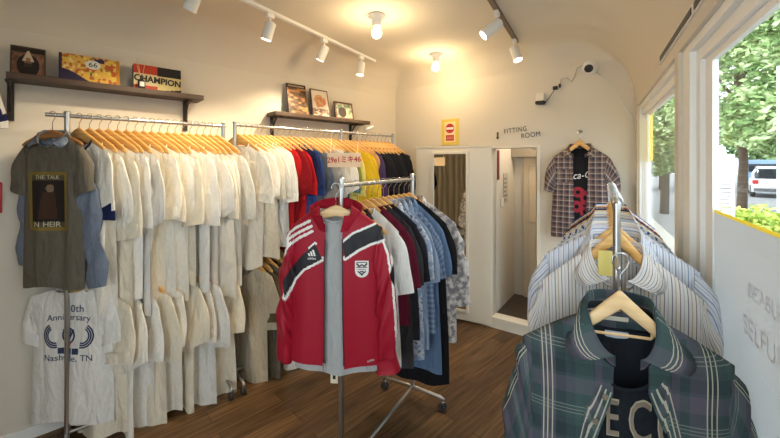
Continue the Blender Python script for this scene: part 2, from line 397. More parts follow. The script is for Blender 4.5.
# ------------------------------------------------------------------ garments hanging from the origin
DEF = dict(W=.222, Wc=.222, Wh=.235, n=.085, zn=-.088, zs=-.15, zh=-.80, df=.075, db=.012, D=.014, nT=.028, fold=.010, seed=1, NX=26, NZ=22,
           gap=None, sl='short', su=(.055, -.22), sd=(-.055, -.27), sth=.018, y0=0.0, band=True, fk=1.0, hemw=.010, ah=.20, split=False, swr=.5, ssg=None, sy=0.0)
class Garment:
    def __init__(g, name, m, **kw):
        p = dict(DEF); p.update(kw); g.p = p; g.m = m; g.name = name
        r = random.Random(p['seed']); g.w = [(r.uniform(2.5, 4) * p['fk'], r.uniform(0, 6.3), r.uniform(-2, 2)), (r.uniform(5, 8) * p['fk'], r.uniform(0, 6.3), r.uniform(-4, 4)), (r.uniform(9, 13) * p['fk'], r.uniform(0, 6.3), r.uniform(-5, 5))]
        g.r = r
    def xw(g, v):
        p = g.p
        return p['W'] + (p['Wc'] - p['W']) * smooth(v / .28) + (p['Wh'] - p['Wc']) * smooth((v - .2) / .8)
    def top(g, s, side):
        p = g.p; x = abs(s) * p['W']
        if x <= p['n']:
            d = p['df'] if side < 0 else p['db']
            return p['zn'] - d * sqrt(max(0, 1 - (x / p['n']) ** 2))
        q = (x - p['n']) / (p['W'] - p['n'])
        return p['zn'] + (p['zs'] - p['zn']) * (q ** 1.15)
    def foldy(g, s, z):
        p = g.p; dz = p['zs'] - z
        A = p['fold'] * smooth((dz + .04) / .45)
        return A * sum(a * sin(k * s + ph + c * dz) for a, (k, ph, c) in zip((.9, .55, .3), g.w))
    def pt(g, s, v, side):
        p = g.p; t = g.top(s, side); zb = p['zh'] + p['hemw'] * sin(4 * s + p['seed'])
        z = t + (zb - t) * v; x = s * g.xw(v)
        sn = p['n'] / p['W']
        tt = p['nT'] * sqrt(max(0, 1 - (s / sn) ** 2)) if abs(s) < sn else 0.0
        body = p['D'] * sqrt(max(0, 1 - abs(s) ** 5))
        k = min(1, v / .16); k = sqrt(max(0, 1 - (1 - k) ** 2))
        T = tt + (body - tt) * k if abs(s) < 1 else 0
        return Vector((x, p['y0'] + side * T + g.foldy(s, z) * (1 if side < 0 else .9), z))
    def sv(g, x, z, side=-1):
        s = x / g.p['W']; v = 0.3
        for _ in range(6):
            t = g.top(max(-1, min(1, s)), side); v = max(0, (z - t) / (g.p['zh'] - t)); s = x / g.xw(v)
        return max(-1, min(1, s)), v
    def on_front(g, x, z, lift=.002, side=-1):
        s, v = g.sv(x, z, side); q = g.pt(s, v, side); q.y += side * lift; q.z = z if v > 0 else q.z; q.x = x
        return q
    def scols(g, NX):
        sn = g.p['n'] / g.p['W']; cols = []
        k = max(4, int(NX * .22)); e = NX - 2 * k
        h = e // 2
        for i in range(h): cols.append(-1 + (1 - sn) * i / h)
        for i in range(2 * k): cols.append(-sn * cos(pi * i / (2 * k)))
        for i in range(h + 1): cols.append(sn + (1 - sn) * i / h)
        return cols
    def panel(g, mb, cols_fn, side, NZ, uvo=0):
        rows = []
        for j in range(NZ + 1):
            v = (j / NZ) ** 1.0
            if j <= 3: v = (j / 3) ** 1.6 * 3 / NZ
            row = []
            for s in cols_fn(v):
                q = g.pt(s, v, side); row.append(mb.vert(q, (s * g.p['Wc'] + uvo, q.z)))
            rows.append(row)
        if side > 0: rows = [r[::-1] for r in rows]
        mb.grid(rows)
    def build(g, loc=(0, 0, 0), rz=0, parent=None, solid=0):
        p = g.p; mb = MB(); cols = g.scols(p['NX'])
        g.panel(mb, lambda v: cols, 1, p['NZ'])
        if p['gap'] is None: g.panel(mb, lambda v: cols, -1, p['NZ'])
        else:
            def left(v):
                e = p['gap'](v)[0] / g.xw(v); c = [s for s in cols]; k = len(c) // 2
                return [-1 + (1 + e) * (i / k) for i in range(k + 1)]
            def right(v):
                e = p['gap'](v)[1] / g.xw(v); k = len(cols) // 2
                return [e + (1 - e) * (i / k) for i in range(k + 1)]
            g.panel(mb, left, -1, p['NZ']); g.panel(mb, right, -1, p['NZ'])
        o = mb.build(g.name, g.m, parent, loc, rz, smooth=True)
        if solid:
            s = o.modifiers.new('cloth', 'SOLIDIFY'); s.thickness = solid; s.offset = 0
        g.o = o
        if p['sl']:
            for sg in (-1, 1):
                if p['ssg'] is None or sg == p['ssg']: g.sleeve(sg)
        if p['band']: g.neckband()
        return o
    def sleeve(g, sg, name='sleeve'):
        p = g.p; long_ = p['sl'] == 'long'
        su = p['su'][0 if sg < 0 else 1] if isinstance(p['su'], list) else p['su']; sd = p['sd'][0 if sg < 0 else 1] if isinstance(p['sd'], list) else p['sd']
        U0 = Vector((p['W'] - .014, p['zs'] + .006)); L0 = Vector((p['Wc'] - .035, p['zs'] - p['ah']))
        U1 = Vector((p['W'] + su[0], p['zs'] + su[1])); L1 = Vector((p['W'] + sd[0], p['zs'] + sd[1]))
        Uc = Vector((p['W'] + su[0] * .72 + .012, p['zs'] + su[1] * (.22 if not long_ else .14))); Lc = (L0 + L1) / 2 + Vector((.008, .0))
        m = p.get('slm') or (20 if long_ else 10); K = p.get('slK') or 18; mb = MB(); rings = []; ph = g.r.uniform(0, 6)
        ln = (U1 - U0).length
        for i in range(m + 1):
            t = i / m
            U = U0 * (1 - t) ** 2 + Uc * 2 * t * (1 - t) + U1 * t * t; L = L0 * (1 - t) ** 2 + Lc * 2 * t * (1 - t) + L1 * t * t
            C = (U + L) / 2; h = (U - L) / 2
            wr = (.006 * sin(t * 19 + ph) + .004 * sin(t * 31 + ph * 2)) * p['swr'] * 2 if long_ else .004 * sin(t * 9 + ph)
            th = p['sth'] * (.75 + .25 * sin(pi * min(1, t * 1.2))) + (wr * .6 if t > .08 else 0)
            s1 = g.foldy(.95, C.y) * (1 - t) + p['y0'] + .006 * sin(t * 3 + ph) * t + p['sy'] * t
            ring = []
            for k in range(K):
                a = 2 * pi * k / K; q = C + h * cos(a) + Vector((wr, 0)) * cos(a)
                y = s1 + th * sin(a) * (1 + .18 * sin(3 * a + ph + 3 * t)) + .3 * wr * cos(2 * a)
                ring.append(mb.vert((sg * q.x, y, q.y), (h.length * 1.6 * (k / K * 2 - 1), -t * ln)))
            rings.append(ring)
        rings.append([mb.vert(mb.v[i], mb.uv[i]) for i in rings[-1]]); last = rings[-1]; cutrow = len(rings) - 2; inner = []
        cx = sum((Vector(mb.v[i]) for i in last), Vector()) / K
        for i in last:
            q = Vector(mb.v[i]); q = cx + (q - cx) * .86; q.z += .012; inner.append(mb.vert(q, mb.uv[i]))
        rings.append(inner)
        deep = [mb.vert(Vector(mb.v[i]) + Vector((-.012 * sg, 0, .05)), mb.uv[i]) for i in inner]; rings.append(deep)
        if sg > 0: rings = [r[::-1] for r in rings]
        mb.grid(rings[:cutrow + 1], closed=True); mb.grid(rings[cutrow + 1:], closed=True)
        return mb.build(name, g.m, g.o, smooth=True)
    def neckband(g, m=None, r=.0085):
        p = g.p; pts = []
        sn = p['n'] / p['W']; N = 22
        for i in range(N + 1): s = sn * -cos(pi * i / N); q = g.pt(s * .995, 0, -1); q.z += .002; pts.append(q)
        for i in range(1, N): s = sn * cos(pi * i / N); q = g.pt(s * .995, 0, 1); q.z += .002; pts.append(q)
        mb = MB(); K = 6; rings = []
        for i, q in enumerate(pts):
            d = (pts[(i + 1) % len(pts)] - pts[i - 1]).normalized(); out = Vector((q.x, q.y - p['y0'], -.03)).normalized(); a = d.cross(out).normalized(); b = a.cross(d)
            rings.append([mb.vert(q + a * r * cos(2 * pi * k / K) + b * r * .45 * sin(2 * pi * k / K), (k / K * .02, i * .01)) for k in range(K)])
        rings.append(rings[0]); mb.grid(rings, closed=True)
        return mb.build('neckband', m or g.m, g.o, smooth=True)
    def collar(g, m=None, cb=-.085, cf=-.15, A=150, leaf=(.045, .075), n=None, T=None, tipout=.03, rise=.028, tips=None, yoff=0.0, stand=False, lean=.4):
        """turned-down (or standing) collar round the neck"""
        p = g.p; n = n or p['n']; T = T or p['nT'] + .006; mb = MB(); N = 36; rows = []
        for i in range(N + 1):
            f = i / N * 2 - 1; a = R(A) * f; af = abs(f)
            e = smooth((af - .42) / .58) if not stand else smooth(af)
            x = n * sin(a); y = T * cos(a) + p['y0'] + yoff * e
            zb = p['zn'] - .006 + (cf - cb) * e; zt = cb + (cf - cb) * e
            out = Vector((sin(a), cos(a) * .8, 0)); out.normalize()
            B = Vector((x, y, zt - rise)); F = Vector((x, y, zt)) + out * .004
            if stand:
                tp = Vector((x, y, zt)) + Vector((sin(a) * lean * .03, 0, 0))
                rows.append([mb.vert(B - out * .002, (f * .2, 0)), mb.vert((B + tp) / 2, (f * .2, rise / 2)), mb.vert(tp, (f * .2, rise)), mb.vert(tp + out * .004 - Vector((0, 0, .001)), (f * .2, rise)), mb.vert((B + tp) / 2 + out * .007, (f * .2, rise / 2)), mb.vert(B + out * .005, (f * .2, 0))])
                continue
            k = smooth((af - .45) / .45); sx = 1 if f > 0 else -1
            dv = (out * .016 + Vector((0, 0, -leaf[0]))) * (1 - k) + Vector((sx * leaf[1], -.012, -tipout)) * k
            E = F + dv; Mi = F + dv * .5 + out * .008
            Fo = F + dv * .08 + Vector((0, 0, .001))
            u = f * .19; lf = out * .003
            rows.append([mb.vert(B, (0, u)), mb.vert(F - out * .003 - Vector((0, 0, .002)), (.02, u)), mb.vert(F + Vector((0, 0, .002)), (.045, u)), mb.vert(Fo, (.05, u)), mb.vert(Mi, (.095, u)), mb.vert(E, (.14, u)), mb.vert(E - lf + Vector((0, 0, .001)), (.14, u)), mb.vert(Mi - lf, (.095, u))])
        mb.grid(rows)
        if stand is False:
            pass
        return mb.build('collar', m or g.m, g.o, smooth=True)
# ------------------------------------------------------------------ racks
def caster(parent, x, y):
    mb = MB()
    M = Matrix.Rotation(R(90), 4, 'Y')
    for dx in (-.011, .011):
        mb.lathe([(.006, -.006), (.022, -.006), (.026, -.003), (.026, .003), (.022, .006), (.006, .006)], 16, (x + dx, y, .026), M, 0)
    mb.box(x - .004, x + .004, y - .012, y + .012, .02, .052, 1); mb.tube([(x, y, .045), (x, y, .078)], .006, 8, 1)
    mb.tube([(x - .017, y, .026), (x + .017, y, .026)], .005, 8, 1)
    o = mb.build('caster', [RUBBER, CHROME], parent, smooth=True); return auto_smooth(o)
def rack(label, cat, group, loc, ang, s0, s1, posts, rails, foot=.24, pr=.0135, base=True, mb_rise=.085, ext=(.0, .0), top=.02, footside=(1, 1)):
    """local x along the rail"""
    r = empty('clothes_rack', loc, ang); tag(r, label, cat, group)
    hmax = max(rails) + top
    for s in posts:
        mb = MB(); mb.tube([(s, 0, .075), (s, 0, hmax)], pr, 14); mb.lathe([(pr + .0025, hmax - .012), (pr + .0025, hmax), (pr - .002, hmax + .006)], 14, (s, 0, 0))
        auto_smooth(mb.build('post', STEEL, r))
        fb = MB(); fb.tube([(s, -foot * footside[0], .066), (s, -foot * footside[0] + .03, .082), (s, 0, .088), (s, foot * footside[1] - .03, .082), (s, foot * footside[1], .066)], .011, 10)
        fo = fb.build('foot_bar', STEEL, r, smooth=True)
        caster(fo, s, -foot * footside[0] + .012); caster(fo, s, foot * footside[1] - .012)
    for h in rails:
        mb = MB(); mb.tube([(s0 - ext[0], 0, h), (s1 + ext[1], 0, h)], .011, 14); auto_smooth(mb.build('rail', STEEL, r))
    if base:
        mb = MB(); mb.tube([(posts[0], 0, mb_rise), (posts[-1], 0, mb_rise)], .011, 10); auto_smooth(mb.build('base_bar', STEEL, r))
    return r
RP = Vector((-2.565, .80, 0)); RA = math.atan2(.946, .324)      # wall racks: start and direction
RD = Vector((.324, .946, 0)); RNn = Vector((.946, -.324, 0))
def rp(s, h, d=0): return RP + RD * s + RNn * d + Vector((0, 0, h))
HU, HL = 1.872, 1.0
rack('double-decked chrome clothes rack full of white t-shirts, under the longer wall shelf', 'clothes rack', None, RP, RA, 0, .84, [0, .825], [HU, HL], .2, ext=(.09, .0), footside=(1, .8))
rack('long double-decked chrome clothes rack ending at the black t-shirts, under the shorter wall shelf', 'clothes rack', None, RP, RA, .895, 2.47, [.905, 1.83, 2.455], [HU + .015, HL], .2, footside=(1, .8))
MRX, MRY0, MRY1, MRH = -1.06, 1.36, 2.14, 1.495
rack('low rolling clothes rack in the middle of the floor behind the red jacket', 'clothes rack', None, (MRX, MRY0, 0), R(90), 0, MRY1 - MRY0, [0, MRY1 - MRY0], [MRH], .23, ext=(.02, .02), top=.035)
RRX, RRY0, RRY1, RRH = .066, 1.29, 2.42, 1.475
rack('low chrome clothes rack of striped shirts standing along the big window', 'clothes rack', None, (RRX, RRY0, 0), R(88.5), 0, RRY1 - RRY0, [0, RRY1 - RRY0], [RRH], .17, pr=.0105, ext=(.0, .02), top=.004)
peg = MB(); peg.tube([(0, 0, 1.31), (-.12, 0, 1.31), (-.165, 0, 1.318)], .006, 8); peg.build('display_peg', STEEL, bpy.data.objects['clothes_rack.003'], smooth=True)
# ------------------------------------------------------------------ shelves
def shelf(label, s0, s1, z, depth, brs):
    e = empty('wall_shelf', lw((s0 + s1) / 2, 0, z), math.atan2(LD.y, LD.x)); tag(e, label, 'shelf')
    h = (s1 - s0) / 2; mb = MB(); mb.box(-h, h, -depth, -.002, -.034, 0); bevel(mb.build('board', SHELFW, e), .003)
    for b in brs:
        q = MB(); x = b - (s0 + s1) / 2
        q.box(x - .014, x + .014, -.012, -.001, -.25, -.034); q.box(x - .014, x + .014, -depth * .8, -.002, -.044, -.034)
        q.tube([(x, -depth * .7, -.04), (x, -depth * .45, -.06), (x, -.03, -.12), (x, -.008, -.2)], .007, 8)
        q.build('bracket', DARKM, e)
    return e
SH1, SH2, SHD = 2.095, 2.042, .165
shelf('longer dark wooden wall shelf carrying the spark plug box and the route sign', -.085, .883, SH1, SHD, (-.078, .80))
shelf('shorter dark wooden wall shelf carrying three small pictures, near the corner', 1.426, 2.458, SH2, SHD, (1.47, 2.32))
# ------------------------------------------------------------------ pictures on the shelves
PAINTED = attr_mat('printed_picture', .45, .3)
BOARD_EDGE = mat('board_edge', srgb(60, 48, 40), .6)
def picture(name, label, cat, s, d, z, w, h, t, lean, fn, grp=None, yaw=0, n=60, edge=BOARD_EDGE):
    e = empty(name, lw(s, d, z), math.atan2(LD.y, LD.x) + yaw); tag(e, label, cat, grp)
    M = Matrix.Rotation(lean, 4, 'X')        # lean back towards the wall (+y)
    b = MB(); b.box(-w / 2, w / 2, 0, t, 0, h); bd = b.build('board', edge, e); bevel(bd, .002); bd.data.transform(M)
    g = MB(); nz = max(8, int(n * h / w)); rows = []
    for j in range(nz + 1):
        rows.append([g.vert((-w / 2 + w * i / n + 0, -.0012, h * j / nz), (i / n, j / nz)) for i in range(n + 1)])
    g.grid(rows); p = g.build('printed_front', PAINTED, e)
    paint(p, lambda c, nn: fn(c.x / w + .5, c.z / h)); p.data.transform(M)
    e['_lean'] = 0; del e['_lean']
    return e, M, w, h
def pt_on(M, w, h):
    return lambda x, z, d: M @ Vector((x, -.0022 - d, z))
def vn(x, y, k=0):
    i, j = math.floor(x), math.floor(y); a, b = smooth(x - i), smooth(y - j)
    h = lambda p, q: hsh(p, q, k)
    return (h(i, j) * (1 - a) + h(i + 1, j) * a) * (1 - b) + (h(i, j + 1) * (1 - a) + h(i + 1, j + 1) * a) * b
def f_portrait(u, v):
    if u < .05 or u > .95 or v < .06 or v > .94: return srgb(70, 60, 50)
    if abs(u - .5) < .06 and .5 < v < .62: return srgb(150, 112, 88)
    if abs(u - .5) < .17 * (1 - (v - .5) / .42) and .5 < v < .86: return srgb(200, 184, 158)
    if abs(u - .5) < .12 and .3 < v <= .5: return srgb(120, 90, 74) if v > .42 else srgb(60, 50, 48)
    if ((u - .5) / .32) ** 2 + ((v - .34) / .4) ** 2 < 1: return srgb(38, 34, 34)
    if v > .8: return srgb(44, 38, 38)
    q = vn(u * 14, v * 10); return srgb(96 + 50 * q, 70 + 34 * q, 56 + 26 * q)
def f_route(u, v):
    if v < .46 - .42 * (u / .55) + .05 * sin(u * 9) and u < .55: return srgb(52, 44, 74)
    if u < .05: return srgb(60, 48, 70)
    if .57 < u < .74 and .80 < v < .95 + .02 * sin(u * 40): return srgb(60, 52, 84)
    if u > .94: return srgb(200, 132, 40)
    q = vn(u * 22, v * 11); q2 = vn(u * 8, v * 4, 3)
    base = (226, 168 + 30 * q2, 62 + 40 * q)
    if q > .74: base = (196, 92, 48)
    elif q > .68: base = (120, 110, 60)
    elif q < .2 and v > .3: base = (240, 214, 150)
    return srgb(*base)
def f_champ(u, v):
    if u < .49:
        if v > .64 or v < .2: return srgb(196, 66, 40)
        return srgb(232, 212, 160)
    if v > .62: return srgb(34, 30, 30)
    if v < .02 + .28 * (u - .5): return srgb(34, 30, 30) if u > .6 else srgb(196, 66, 40)
    return srgb(226, 206, 140)
def f_mag(u, v):
    if v > .86: return srgb(40, 32, 30) if not (.1 < u < .9 and .9 < v < .96) else srgb(150, 130, 110)
    q = vn(u * 5, v * 13); r = vn(u * 9, v * 22, 2)
    if q > .62: return srgb(176, 140 - 40 * r, 76)
    if q > .45: return srgb(112, 80, 58)
    return srgb(60 + 60 * r, 48 + 44 * r, 38 + 30 * r)
def f_card(u, v):
    if u < .05 or u > .95 or v < .04 or v > .96: return srgb(90, 70, 66)
    d = ((u - .5) / .34) ** 2 + ((v - .56) / .26) ** 2 + .7 * (vn(u * 6, v * 8) - .5)
    if d < .8: q = vn(u * 9, v * 12, 1); return srgb(206, 110 + 70 * q, 70 + 60 * q)
    if v < .3 and vn(u * 8, v * 18, 4) > .45: q = vn(u * 10, v * 24); return srgb(110 + 80 * q, 84 + 70 * q, 70 + 60 * q)
    return srgb(222, 206, 184)
def f_small(u, v):
    if u < .09 or u > .93 or v < .08 or v > .9: return srgb(92, 54, 40)
    if ((u - .38) / .22) ** 2 + ((v - .4) / .3) ** 2 < 1: return srgb(50, 36, 32)
    q = vn(u * 9, v * 8); return srgb(80 + 110 * q, 104 + 70 * q, 84 + 60 * q)
LEAN = R(-13)
picture('picture_board', 'small dark portrait print with a pale-haired figure at the near end of the longer shelf', 'picture', -.005, .112, SH1, .14, .172, .02, LEAN, f_portrait, 'pictures on the wall shelves')
er, Mr, wr, hr = picture('picture_board', 'yellow and orange road-map sign with a round route 66 badge on the longer shelf', 'sign', .262, .118, SH1, .285, .172, .012, LEAN, f_route, 'pictures on the wall shelves', n=80)
bd = MB(); ring = [bd.vert(Mr @ Vector((.012 + .036 * cos(a * pi / 12), -.0035, .118 + .03 * sin(a * pi / 12)))) for a in range(24)]; bd.face(ring[::-1]); bd.build('route_badge', mat('badge_white', srgb(235, 230, 220), .5), er)
INK = mat('black_ink', srgb(26, 24, 26), .6)
lettering('route_number', '66', .045, INK, er, lambda x, z, d: Mr @ Vector((x + .012, -.0045 - d, z + .117)))
ec, Mc, wc, hc = picture('picture_board', 'red, cream and black spark plug box reading CHAMPION beside the reed diffuser', 'box', .615, .10, SH1, .275, .170, .05, R(-4), f_champ, 'pictures on the wall shelves', n=60)
lettering('box_lettering', 'CHAMPION', .058, INK, ec, lambda x, z, d: Mc @ Vector((x, -.003 - d, z + .072)), sx=.90, rot=-.05, bold=.002)
picture('picture_board', 'tall magazine cover with a black top band, first on the shorter shelf', 'picture', 1.675, .112, SH2, .19, .285, .012, LEAN, f_mag, 'pictures on the wall shelves')
picture('picture_board', 'pale poster with an orange drawing in the middle of the shorter shelf', 'picture', 1.91, .112, SH2, .19, .268, .008, LEAN, f_card, 'pictures on the wall shelves')
picture('picture_board', 'low brown framed print nearest the corner on the shorter shelf', 'picture', 2.18, .112, SH2, .22, .178, .015, LEAN, f_small, 'pictures on the wall shelves')
# reed diffuser
rd = empty('reed_diffuser', lw(.515, .14, SH1)); tag(rd, 'small black reed diffuser bottle with a white label standing before the spark plug box', 'diffuser')
b = MB(); b.lathe([(.018, 0), (.02, .003), (.02, .05), (.012, .058), (.009, .062), (.009, .076), (.011, .077), (.011, .082)], 18); auto_smooth(b.build('bottle', BLACKP, rd))
b = MB(); a0 = math.atan2(LN.y, LN.x)
rows = [[b.vert((.0206 * cos(a0 + t * .17 - .68), .0206 * sin(a0 + t * .17 - .68), z)) for t in range(9)] for z in (.012, .042)]; b.grid(rows); b.build('paper_label', mat('label_white', srgb(232, 228, 218), .7), rd)
for k, (dx, dy) in enumerate(((.02, .01), (-.03, -.02), (.01, -.03))):
    b = MB(); b.tube([(0, 0, .04), (dx, dy, .17 + .012 * k)], .0016, 6); b.build('reed', PWOOD, rd)
# hung things at the near end of the wall
WHITE = cloth('white_cotton', srgb(246, 243, 236)); CREAM = cloth('cream_cotton', srgb(242, 232, 210)); IVORY = cloth('ivory_cotton', srgb(248, 242, 228)); OFFW = cloth('grey_white_cotton', srgb(234, 230, 222)); BEIGE = cloth('beige_cotton', srgb(206, 192, 166))
NAVY = cloth('navy_cotton', srgb(38, 44, 84)); RED = cloth('red_cotton', srgb(196, 36, 42)); DRED = cloth('deep_red_cotton', srgb(150, 26, 36)); BLUE = cloth('blue_cotton', srgb(56, 76, 138)); SLATE = cloth('slate_cotton', srgb(108, 116, 128)); GREY = cloth('grey_cotton', srgb(150, 148, 146)); LGREY = cloth('light_grey_cotton', srgb(196, 194, 188))
TEAL = cloth('teal_cotton', srgb(54, 110, 116)); LIME = cloth('olive_lime_cotton', srgb(150, 156, 70)); YEL = cloth('yellow_cotton', srgb(238, 200, 50)); YEL2 = cloth('pale_yellow_cotton', srgb(238, 222, 130)); PEACH = cloth('peach_cotton', srgb(224, 170, 110)); PURP = cloth('purple_cotton', srgb(84, 66, 104)); BLACK = cloth('black_cotton', srgb(34, 33, 36)); BLACK2 = cloth('washed_black_cotton', srgb(46, 45, 50)); OLIVE = cloth('olive_cotton', srgb(104, 92, 70)); BROWN = cloth('brown_cotton', srgb(112, 94, 84)); BURG = cloth('burgundy_cotton', srgb(104, 30, 48)); CHAR = cloth('charcoal_cotton', srgb(62, 60, 62))
def shirt_thing(o, label, cat='t-shirt', grp=None): return tag(o, label, cat, grp)
GJ = Garment('raglan_jersey', WHITE, W=.2, Wc=.2, Wh=.21, zh=-.72, D=.012, seed=5, sl='short', su=(.075, -.28), sd=(-.045, -.30), NX=20, NZ=14)
jo = GJ.build(lw(-.36, .06, 2.23), math.atan2(LD.y, LD.x)); shirt_thing(jo, 'white jersey with broad navy sleeve ends on the wall beside the longer shelf end', 'jersey')
recolour(jo, WHITE, NAVY)
for ch in jo.children:
    if ch.name.startswith('sleeve'):
        for sl in ch.material_slots: sl.link = 'DATA'
        ch.data.materials.append(NAVY)
        zs_ = [v.co.z for v in ch.data.vertices]; lo, hi = min(zs_), max(zs_)
        for p in ch.data.polygons:
            q = (p.center.z - lo) / (hi - lo)
            p.material_index = 1 if (q < .10 or .16 < q < .34) else 0
ho = hanger('wooden_hanger', HWOOD, loc=lw(-.36, .06, 2.23), rz=math.atan2(LD.y, LD.x)); tag(ho, 'wooden hanger carrying the white jersey with navy sleeve ends on the wall', 'hanger')
nl = MB(); nl.tube([lw(-.36, 0, 2.25), lw(-.36, .065, 2.252), lw(-.36, .07, 2.262)], .003, 6); tag(nl.build('wall_nail', STEEL), 'steel nail in the wall holding the white jersey', 'nail')
rs = empty('tin_sign', lw(-.245, .004, 1.325), math.atan2(LD.y, LD.x)); tag(rs, 'red tin plate with white marks on the wall beside the grey printed t-shirt', 'sign')
b = MB(); b.box(-.14, .135, -.012, 0, 0, .175); bevel(b.build('plate', mat('red_enamel', srgb(190, 28, 34), .35), rs), .006)
b = MB()
for (x0, x1, z0, z1) in ((.06, .115, .09, .105), (.03, .12, .05, .062), (.08, .125, .02, .03)): b.box(x0, x1, -.0135, -.0115, z0, z1)
b.build('white_marking', TRIM, rs)

# ------------------------------------------------------------------ the printed grey t-shirt over a denim shirt
DENIM = cloth('light_denim', srgb(128, 138, 156), .9, .3, 120); DENIM2 = cloth('blue_denim', srgb(112, 138, 172), .9, .3, 120); DENIM3 = cloth('pale_denim', srgb(158, 176, 200), .9, .25, 120)
KHAKI = cloth('faded_grey_brown_cotton', srgb(112, 105, 92))
Lg = rp(-.06, HU); RZG = R(23)
G1 = Garment('denim_shirt', DENIM, W=.172, Wc=.168, Wh=.175, n=.075, zn=-.10, zs=-.165, zh=-.83, D=.010, seed=8, fold=.012, sl='long', su=[(.09, -.68), (.13, -.78)], sd=[(-.01, -.69), (.015, -.80)], sth=.020, sy=.035, band=False, df=.05, swr=.9)
o1 = G1.build(Lg, RZG); G1.collar(cb=-.083, cf=-.155, leaf=(.045, .06), n=.075, T=.036, tipout=.03)
shirt_thing(o1, 'light denim shirt whose long sleeves show under the grey printed t-shirt', 'shirt')
G2 = Garment('printed_t_shirt', KHAKI, W=.18, Wc=.175, Wh=.19, n=.085, zn=-.10, zs=-.165, zh=-.95, D=.022, nT=.034, df=.085, seed=8, su=(.085, -.25), sd=(-.035, -.29), sth=.032, NX=34, NZ=30, fold=.012)
o2 = G2.build(Lg, RZG); shirt_thing(o2, 'faded grey t-shirt with a dark yellow-bordered picture print at the near end of the rack', 't-shirt')
def front_patch(g, name, x0, x1, z0, z1, fn, n=40, lift=.002, mt=None):
    mb = MB(); rows = []; m = max(6, int(n * (z1 - z0) / (x1 - x0)))
    for j in range(m + 1):
        z = z0 + (z1 - z0) * j / m
        rows.append([mb.vert(g.on_front(x0 + (x1 - x0) * i / n, z, lift), (i / n, j / m)) for i in range(n + 1)])
    mb.grid(rows); keep = []
    o = mb.build(name, mt or PRINTED, g.o, smooth=True)
    if fn:
        me = o.data; at = me.color_attributes.new('Col', 'FLOAT_COLOR', 'CORNER'); k = 0
        for p in me.polygons:
            j, i = divmod(p.index, n); c = fn((i + .5) / n, (j + .5) / m)
            for li in p.loop_indices: at.data[li].color = c
    return o
PRINTED = attr_mat('fabric_print', .8, .1)
def f_tee(u, v):
    if u < .07 or u > .93 or v < .05 or v > .95: return srgb(140, 118, 56)
    if v > .86 or v < .15: return srgb(92, 84, 66)
    if ((u - .56) / .10) ** 2 + ((v - .72) / .07) ** 2 < 1: return srgb(140, 118, 92)
    if abs(u - .54) < .20 * (1 - (v - .2) * .7) and .2 < v < .66: return srgb(74, 54, 42)
    if abs(u - .45) < .06 and abs(v - .32) < .04: return srgb(186, 160, 120)
    return srgb(48, 42, 40)
front_patch(G2, 'chest_print', -.115, .115, -.635, -.315, f_tee, 40)
PALE = mat('pale_print', srgb(206, 196, 168), .8); 
lettering('print_lettering', 'IN HEIR', .042, PALE, o2, lambda x, z, d: G2.on_front(x, z - .602, .003 + d), extrude=.0004)
lettering('print_lettering', 'THE TALK', .03, PALE, o2, lambda x, z, d: G2.on_front(x, z - .345, .003 + d), extrude=.0004)
tag(hanger('wooden_hanger', DARKHW, loc=Lg, rz=RZG, half=.19, drop=.06), 'brown wooden hanger inside the denim collar of the grey printed t-shirt', 'hanger', 'wooden hangers on the racks')
# ------------------------------------------------------------------ fiftieth anniversary t-shirt on the lower rail
RZA = R(30); La_ = rp(.038, .955); Lt_ = La_ + Vector((cos(RZA), sin(RZA), 0)) * -.03
G3 = Garment('printed_t_shirt', WHITE, W=.235, Wc=.225, Wh=.24, n=.085, zn=-.07, zs=-.115, zh=-.825, D=.016, seed=21, su=(.045, -.25), sd=(-.06, -.28), NX=34, NZ=30, fold=.012, df=.02, db=.03)
o3 = G3.build(Lt_, RZA); shirt_thing(o3, 'white t-shirt with a blue winged badge print and 50th Anniversary wording, behind the rack post', 't-shirt')
BLUEINK = mat('navy_print', srgb(52, 62, 96), .8); REDINK = mat('red_print', srgb(190, 70, 70), .8)
cx3 = .005
def w3(zc, dx=0): return lambda x, z, d: G3.on_front(x + cx3 + dx, z + zc, .002 + d)
lettering('print_lettering', '50th', .058, BLUEINK, o3, w3(-.175, .034), extrude=.0004)
lettering('print_lettering', 'Anniversary', .05, BLUEINK, o3, lambda x, z, d: G3.on_front(x + cx3, z - .222 - x * x * .6, .002 + d), extrude=.0004, sx=1.02)
lettering('print_lettering', 'Nashville, TN', .05, BLUEINK, o3, lambda x, z, d: G3.on_front(x + cx3, z - .452 - .08 * abs(x)* 0, .002 + d), extrude=.0004)
mb = MB()
def ringseg(cx, cz, r0x, r0z, r1x, r1z, a0, a1, n=24):
    rows = []
    for i in range(n + 1):
        a = R(a0 + (a1 - a0) * i / n); k = 1 + .0 * i
        rows.append([mb.vert(G3.on_front(cx3 + cx + rx * cos(a), cz + rz_ * sin(a), .002)) for rx, rz_ in ((r0x, r0z), (r1x, r1z))])
    mb.grid(rows)
ZW = -.325
for sg in (-1, 1):
    for k in range(3):
        e0, e1 = .56 + .18 * k, .69 + .18 * k
        a0, a1 = (60, -100) if sg > 0 else (120, 280)
        ringseg(sg * .076, ZW, .058 * e0 / .9, .068 * e0, .058 * e1 / .9, .068 * e1, a0, a1)
ringseg(0, ZW, .03, .036, .04, .046, 0, 360)
for (xa, za, xb, zb) in ((-.03, .035, 0, -.03), (.03, .035, 0, -.03), (-.012, .03, 0, .0), (.012, .03, 0, .0)):
    d = Vector((xb - xa, zb - za)).normalized(); nn = Vector((-d.y, d.x)) * .006
    mb.grid([[mb.vert(G3.on_front(cx3 + xa + (xb - xa) * t + s * nn.x, ZW + za + (zb - za) * t + s * nn.y, .0025)) for s in (-1, 1)] for t in (0, .33, .66, 1)])
